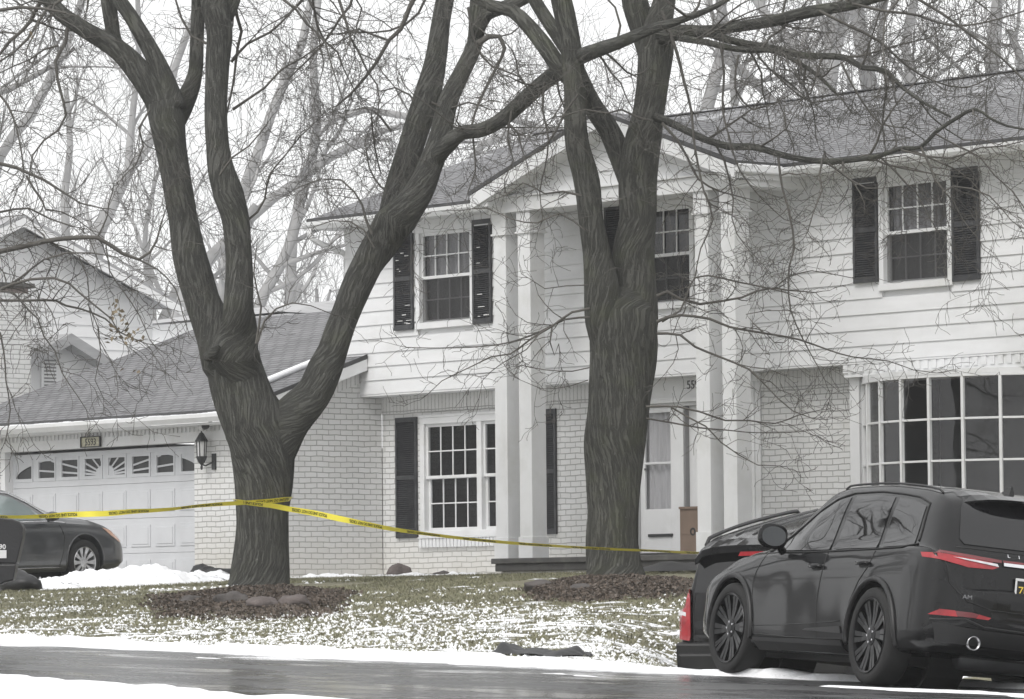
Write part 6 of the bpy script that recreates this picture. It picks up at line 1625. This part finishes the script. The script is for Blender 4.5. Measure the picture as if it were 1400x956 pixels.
for sg in (1, -1):
    tl = c.panel('tail_light', [(sg*.895,.975),(sg*.89,1.01),(sg*.80,1.012),(sg*.55,.998),(sg*.40,.985),(sg*.345,.955),(sg*.40,.935),(sg*.60,.93)], 'rear', M['red'], off=.008, res=.04)
    c.panel('light_bar', [(sg*.72,.990),(sg*.55,.988),(sg*.36,.976),(sg*.35,.955),(sg*.45,.965)], 'rear', M['clear'], off=.014, res=.04, par=tl)
    c.panel('light_band', [(sg*.86,1.004),(sg*.80,1.016),(sg*.40,.99),(sg*.32,.99),(sg*.32,1.01),(sg*.6,1.025),(sg*.8,1.035)], 'rear', M['red_d'], off=.006, res=.04, par=tl)
    rf = c.panel('bumper_reflector', [(sg*.87,.555),(sg*.80,.60),(sg*.55,.60),(sg*.40,.575),(sg*.42,.56),(sg*.62,.562)], 'rear', M['red_d'], off=.008, res=.04)
    c.panel('reflector_end', [(sg*.87,.555),(sg*.80,.602),(sg*.68,.602),(sg*.66,.558)], 'rear', M['red'], off=.012, res=.04, par=rf)
    c.panel('reflector_end', [(sg*.40,.575),(sg*.42,.558),(sg*.52,.559),(sg*.50,.592)], 'rear', M['red'], off=.012, res=.04, par=rf)
    ex = Vector((-.90, sg*.52, .375))
    c.add(MB().lathe([(.048, .0), (.054, -.012), (.054, -.05), (.046, -.052), (.044, .0), (.03, .06)], (ex.x + .0, ex.y, ex.z), 24, ax=0), 'exhaust_tip', M['chrome_d'], smooth=True)
c.panel('chrome_bar', [(-.31,.966),(.31,.966),(.31,.990),(-.31,.990)], 'rear', M['chrome'], off=.014, res=.05, thick=.006)
c.panel('tailgate_panel', [(-.31,.99),(.31,.99),(.31,1.008),(-.31,1.008)], 'rear', M['red_d'], off=.010, res=.05)
for pts in ([(-.80,1.05),(-.74,.8),(-.60,.68),(-.40,.632),(0,.625),(.40,.632),(.60,.68),(.74,.8),(.80,1.05)], [(-.68,1.075),(0,1.072),(.68,1.075)]):
    c.line('tailgate_seam', pts, 'rear', .006, M['seam'], off=-.001)
c.line('bumper_crease', [(.86,.52),(.6,.545),(.45,.50),(0,.49),(-.45,.50),(-.6,.545),(-.86,.52)], 'rear', .009, M['clad'], off=.002)
c.panel('bumper_cladding', [(-.80,.36),(.80,.36),(.84,.50),(.45,.475),(-.45,.475),(-.84,.50)], 'rear', M['clad'], off=.006, res=.06)
c.add(MB().tube([(-.55, .45, .27), (-.5, -.5, .27)], .09, 14), 'muffler', M['iron'], smooth=True)
c.add(MB().box(-.3, 2.9, -.6, .6, .17, .26), 'underbody', M['seam'])
def rear_text(car, nm, txt, size, y, z, m_, sp=0, sx=1, bold=False):
    h, nn = car.hit(y, z, 'rear'); nn = nn if nn.x < 0 else -nn
    t_ = nn; X_ = Vector((0, -1, 0)); X_ = (X_ - t_ * X_.dot(t_)).normalized(); Y_ = t_.cross(X_)
    Mx = Matrix(((X_.x*sx, Y_.x, t_.x, h.x + t_.x*.004), (X_.y*sx, Y_.y, t_.y, h.y + t_.y*.004), (X_.z*sx, Y_.z, t_.z, h.z + t_.z*.004), (0,0,0,1)))
    return put_text(nm, txt, size, Mx, m_, car.root, depth=.003, bold=bold)
for i, ch in enumerate('LINCOLN'): rear_text(c, 'letter', ch, .040, .255 - i*.085, 1.035, M['chrome'], sx=1.25)
rear_text(c, 'emblem', 'AM', .045, .60, .695, M['chrome_d'], sx=1.2)
# licence plate
h, nn = c.hit(0, .80, 'rear')
px_ = h.x - .012
pl_ = c.add(MB().box(px_ - .008, px_ + .004, -.102, .205, .725, .880), 'licence_plate', M['ink'], bevel=.006)
mb = MB()
for a in ((-.11, .213, .712, .732), (-.11, .213, .872, .892), (-.11, -.098, .732, .872), (.201, .213, .732, .872)): mb.box(px_ - .014, px_ + .002, *a)
c.add(mb, 'plate_frame', M['frost'], pl_, bevel=.003)
Mx = Matrix(((0, 0, -1, px_ - .010), (-1, 0, 0, .19), (0, 1, 0, .772), (0, 0, 0, 1)))
put_text('plate_characters', '7P', .088, Mx, M['platey'], pl_, depth=.001, align='LEFT')
bpy.data.objects['plate_characters'].scale = (1, 1, 1)
# --- large black utility vehicle, tail towards the camera
hs_ = rh * .43 + fh * .90
sx_, SC = 41.5, .83
pc = PZ(1051, 832, sx_)           # plan centre of its tail
tab = [(-1.22,.42,.80,.86,.92,.90,.80), (-1.19,.38,1.05,1.12,.97,.95,.82), (-1.13,.36,1.10,1.42,.995,.965,.80), (-1.04,.34,1.12,1.72,1.01,.97,.76), (-.96,.33,1.13,1.83,1.02,.97,.75), (-.6,.32,1.13,1.885,1.03,.97,.755), (.5,.3,1.12,1.90,1.03,.97,.76), (1.8,.28,1.10,1.89,1.03,.97,.75), (2.3,.28,1.09,1.82,1.03,.96,.72), (2.7,.28,1.08,1.50,1.03,.95,.74), (3.0,.28,1.07,1.22,1.03,.94,.8), (3.8,.3,1.03,1.15,1.01,.9,.78), (4.2,.34,.90,1.02,.95,.84,.7)]
rearp = Vector((pc.x, pc.y, 0)); hh_ = hs_.normalized()
zg_ = PZ(935, 903, sx_).z - .42*SC
s = Car('utility_vehicle', 'large black utility vehicle with tall red tail light, half hidden behind the crossover', 'suv', place(Vector((pc.x, pc.y, zg_)) + hh_ * 1.15 * SC, hs_, 7.0, 0, SC), tab, M['paint'], (0, 3.07), .46)
s.panel('rear_window', [(-.80,1.30),(.80,1.30),(.76,1.60),(.70,1.74),(-.70,1.74),(-.76,1.60)], 'rear', M['cargl'], off=.008, res=.06)
sp = []
for i in range(15):
    y = -.76 + 1.52*i/14; e = abs(y)/.76; h, nn = s.hit(-.75, y, 'top')
    sp.append([(-.7, y, h.z + .006), (-1.02, y, h.z - .015 - .01*e**3), (-1.30 + .10*e**4, y, h.z - .06 - .05*e**4), (-1.30 + .10*e**4, y, h.z - .14 - .03*e**4), (-1.02, y, h.z - .16)])
spo = s.add(MB().add([p for r in sp for p in r], [(i*5+j, i*5+j+1, (i+1)*5+j+1, (i+1)*5+j) for i in range(14) for j in range(4)] + [(0,1,2,3,4), (70,71,72,73,74)]), 'spoiler', M['paint'])
s.add(MB().prism([(-.20,1.715),(-.17,1.76),(.17,1.76),(.20,1.715)], 0, -1.315, -1.29), 'brake_light', M['red'], spo)
for sg in (1, -1):
    tl = s.panel('tail_light', [(sg*.975,.80),(sg*.97,1.10),(sg*.935,1.30),(sg*.86,1.33),(sg*.84,1.26),(sg*.84,.79)], 'rear', M['red'], off=.02, res=.05, thick=.02)
    s.panel('reverse_light', [(sg*.97,1.05),(sg*.97,1.08),(sg*.88,1.085),(sg*.88,1.045)], 'rear', M['clear'], off=.046, res=.05, par=tl)
    P = []
    for i, xx in enumerate((-.92, -.82, 0, .9, 1.75, 1.85)):
        h, nn = s.hit(xx, .735*sg, 'top'); P.append(h + Vector((0, 0, .0 if i in (0, 5) else .045)))
    s.add(MB().tube([p for p, _ in interp([(q, 1) for q in P], .1)], .022, 8), 'roof_rail', M['clad'], smooth=True)
    for yy in (.22, .42):
        s.line('roof_rib', [(-.8, yy*sg), (1.6, yy*sg)], 'top', .018, M['paint'], off=.002)
    s.panel('side_window', [(-.75,1.17),(.0,1.17),(.0,1.72),(-.62,1.70)], 'side', M['cargl'], sg=sg, off=.005)
    s.panel('side_window', [(.1,1.17),(2.4,1.15),(1.9,1.70),(.1,1.73)], 'side', M['cargl'], sg=sg, off=.005)
    for x in (0, 3.07): s.wheel(x, sg*1.02, .40, .28, .27, M['rim_s'], 6)
s.add(MB().box(-1.33, -1.15, -.98, .98, .42, .66).box(-1.30, -1.0, -1.01, 1.01, .40, .77), 'bumper', M['clad'], bevel=.03)
s.line('tailgate_seam', [(-.80,.66),(-.82,1.1),(-.76,1.5),(-.70,1.76)], 'rear', .006, M['seam']); s.line('tailgate_seam', [(.80,.66),(.82,1.1),(.76,1.5),(.70,1.76)], 'rear', .006, M['seam'])
for i, ch in enumerate('SUBURBAN'): rear_text(s, 'letter', ch, .060, .74 - i*.085, .70, M['chrome'], sx=1.2)
h, nn = s.hit(1.2, .0, 'top')
s.add(MB().tube([h, h + Vector((-.01, 0, .09))], .01, 6), 'antenna', M['clad'])
# --- dark grey sedan in front of the garage
hc = rh * .62 + fh * .785
fw = PZ(116.5, 769, 66.2)
lc = up.cross(hc.normalized())
tab = [(-1.02,.36,.70,.80,.80,.78,.6), (-.9,.30,.88,.98,.87,.82,.62), (-.5,.25,.93,1.06,.90,.84,.62), (-.2,.23,.94,1.17,.905,.85,.60), (.3,.21,.93,1.38,.91,.855,.57), (.8,.2,.92,1.445,.91,.855,.57), (1.3,.2,.91,1.44,.91,.855,.57), (1.7,.2,.905,1.36,.91,.855,.57), (2.2,.2,.90,1.13,.91,.85,.60), (2.55,.2,.885,1.0,.91,.85,.70), (3.0,.2,.86,.95,.905,.83,.70), (3.35,.21,.80,.88,.885,.80,.66), (3.58,.23,.70,.80,.84,.76,.62), (3.72,.27,.58,.69,.76,.69,.55), (3.78,.32,.50,.58,.68,.62,.5)]
Bs = Matrix(((hc.x, lc.x, 0), (hc.y, lc.y, 0), (0, 0, 1))).normalized() @ Matrix.Rotation(R(-1.5), 3, 'Y')
og = fw - (Bs @ Vector((2.78, -.90, .33)))
k = Car('sedan_car', 'dark grey sedan parked nose towards the garage door behind the snow pile', 'car', Matrix.Translation(og) @ Bs.to_4x4(), tab, M['paint_g'], (0, 2.78), .375)
for sg in (1, -1):
    k.panel('side_window', [(2.12,.955),(1.85,1.14),(1.55,1.28),(1.25,1.335),(1.12,1.335),(1.10,.945)], 'side', M['cargl2'] if 'cargl2' in M else M.setdefault('cargl2', mat('greenish_car_glass', (.20, .24, .24), .08, .2, 1.5, coat=1)), sg=sg, off=.005)
    k.panel('side_window', [(1.02,.945),(1.04,1.335),(.7,1.33),(.35,1.27),(.12,1.10),(.10,.96)], 'side', M['cargl2'], sg=sg, off=.005)
    k.line('window_trim', [(2.45,.90),(2.15,.925),(1.2,.925),(.1,.94)], 'side', .010, M['chrome'], sg=sg, off=.006)
    k.line('window_trim', [(2.3,.96),(1.9,1.19),(1.55,1.33),(1.2,1.38),(.75,1.375),(.3,1.29),(.05,1.12)], 'side', .010, M['chrome'], sg=sg, off=.006)
    for L_s in ([(1.06,.93),(1.06,.6),(1.05,.3)], [(2.30,.88),(2.36,.72),(2.33,.5),(2.25,.3)]): k.line('door_seam', L_s, 'side', .006, M['seam'], sg=sg)
    k.line('sill_trim', [(2.28,.275),(1.2,.275),(.4,.28)], 'side', .012, M['chrome_d'], sg=sg, off=.01)
    P = []
    for q in range(21):
        a = PI * (q/20*1.1 - .05); h, nn = k.hit(2.78 + math.cos(a)*.385, max(.355 + math.sin(a)*.385, .28), 'side', sg); P.append(h)
    k.add(MB().tube(P, .012, 8), 'arch_lip', M['paint_g'], smooth=True)
    hl = k.panel('headlight', [(3.66,.60),(3.50,.76),(3.22,.82),(3.36,.70),(3.56,.60)], 'side', M['amber'], sg=sg, off=.008, res=.04)
    k.add(MB().tube([(2.06, sg*.88, .95), (2.04, sg*.95, .97)], .03, 8).lathe([(0, -.11), (.05, -.10), (.075, 0), (.06, .09), (0, .12)], (2.02, sg*1.0, 1.0), 14, ax=1), 'mirror', M['paint_g'], smooth=True)
    for x in (0, 2.78): k.wheel(x, sg*.90, .33, .225, .21, M['rim_s'], 10, style='split')
    k.add(MB().lathe([(.36, sg*.58), (.38, sg*.58), (.38, sg*.3), (.0, sg*.3)], (2.78, 0, .36), 30, ax=1), 'wheel_well', M['seam'])
k.panel('hood_ornament', [(3.28,-.05),(3.34,-.05),(3.34,.05),(3.28,.05)], 'top', M['snow'], off=.01, thick=.012)
# ------------------------------------------------------------------ haze, sky, sun, view
hz = MB().box(-900, 500, -400, 1000, -8, 40).build('haze', None)
m = bpy.data.materials.new('haze'); m.use_nodes = True; nt = m.node_tree; nt.nodes.clear()
out = nt.nodes.new('ShaderNodeOutputMaterial'); pv = nt.nodes.new('ShaderNodeVolumePrincipled')
pv.inputs['Color'].default_value = (.93, .94, .95, 1); pv.inputs['Density'].default_value = HAZE
nt.links.new(pv.outputs[0], out.inputs['Volume']); hz.data.materials.append(m); tag(hz, 'pale winter haze', 'haze', kind='stuff')
w = bpy.data.worlds.new('World'); S.world = w; w.use_nodes = True; nt = w.node_tree; nt.nodes.clear(); n = N(nt)
sd_ = (fh * -.75 + rh * -.45).normalized()      # horizontal direction towards the sun
EL = 48
sky = n.n('ShaderNodeTexSky', sky_type='NISHITA', sun_disc=False, sun_elevation=R(EL), sun_rotation=math.atan2(sd_.x, sd_.y), air_density=1.0, dust_density=6.0, ozone_density=1.0)
hs = n.n('ShaderNodeHueSaturation'); hs.inputs['Saturation'].default_value = .12; n.l(sky.outputs[0], hs.inputs['Color'])
flat = n.mix(.72, hs.outputs[0], SKYC)         # even cloud deck over the clear-sky gradient
bg = n.n('ShaderNodeBackground'); bg.inputs[1].default_value = SKY; n.l(flat, bg.inputs[0])
ow = n.n('ShaderNodeOutputWorld'); n.l(bg.outputs[0], ow.inputs[0])
sl = bpy.data.lights.new('sun', 'SUN'); sl.energy = SUN; sl.angle = R(24); sl.color = (1, .975, .94)
so = bpy.data.objects.new('sun', sl); COL.objects.link(so)
d = -(sd_ * math.cos(R(EL)) + up * math.sin(R(EL))); so.rotation_euler = d.to_track_quat('-Z', 'Y').to_euler()
S.view_settings.view_transform = 'Standard'; S.view_settings.look = 'None'; S.view_settings.exposure = EXPO; S.view_settings.gamma = 1
S.cycles.max_bounces = 6; S.cycles.transparent_max_bounces = 12; S.cycles.volume_bounces = 0
S.cycles.use_denoising = True
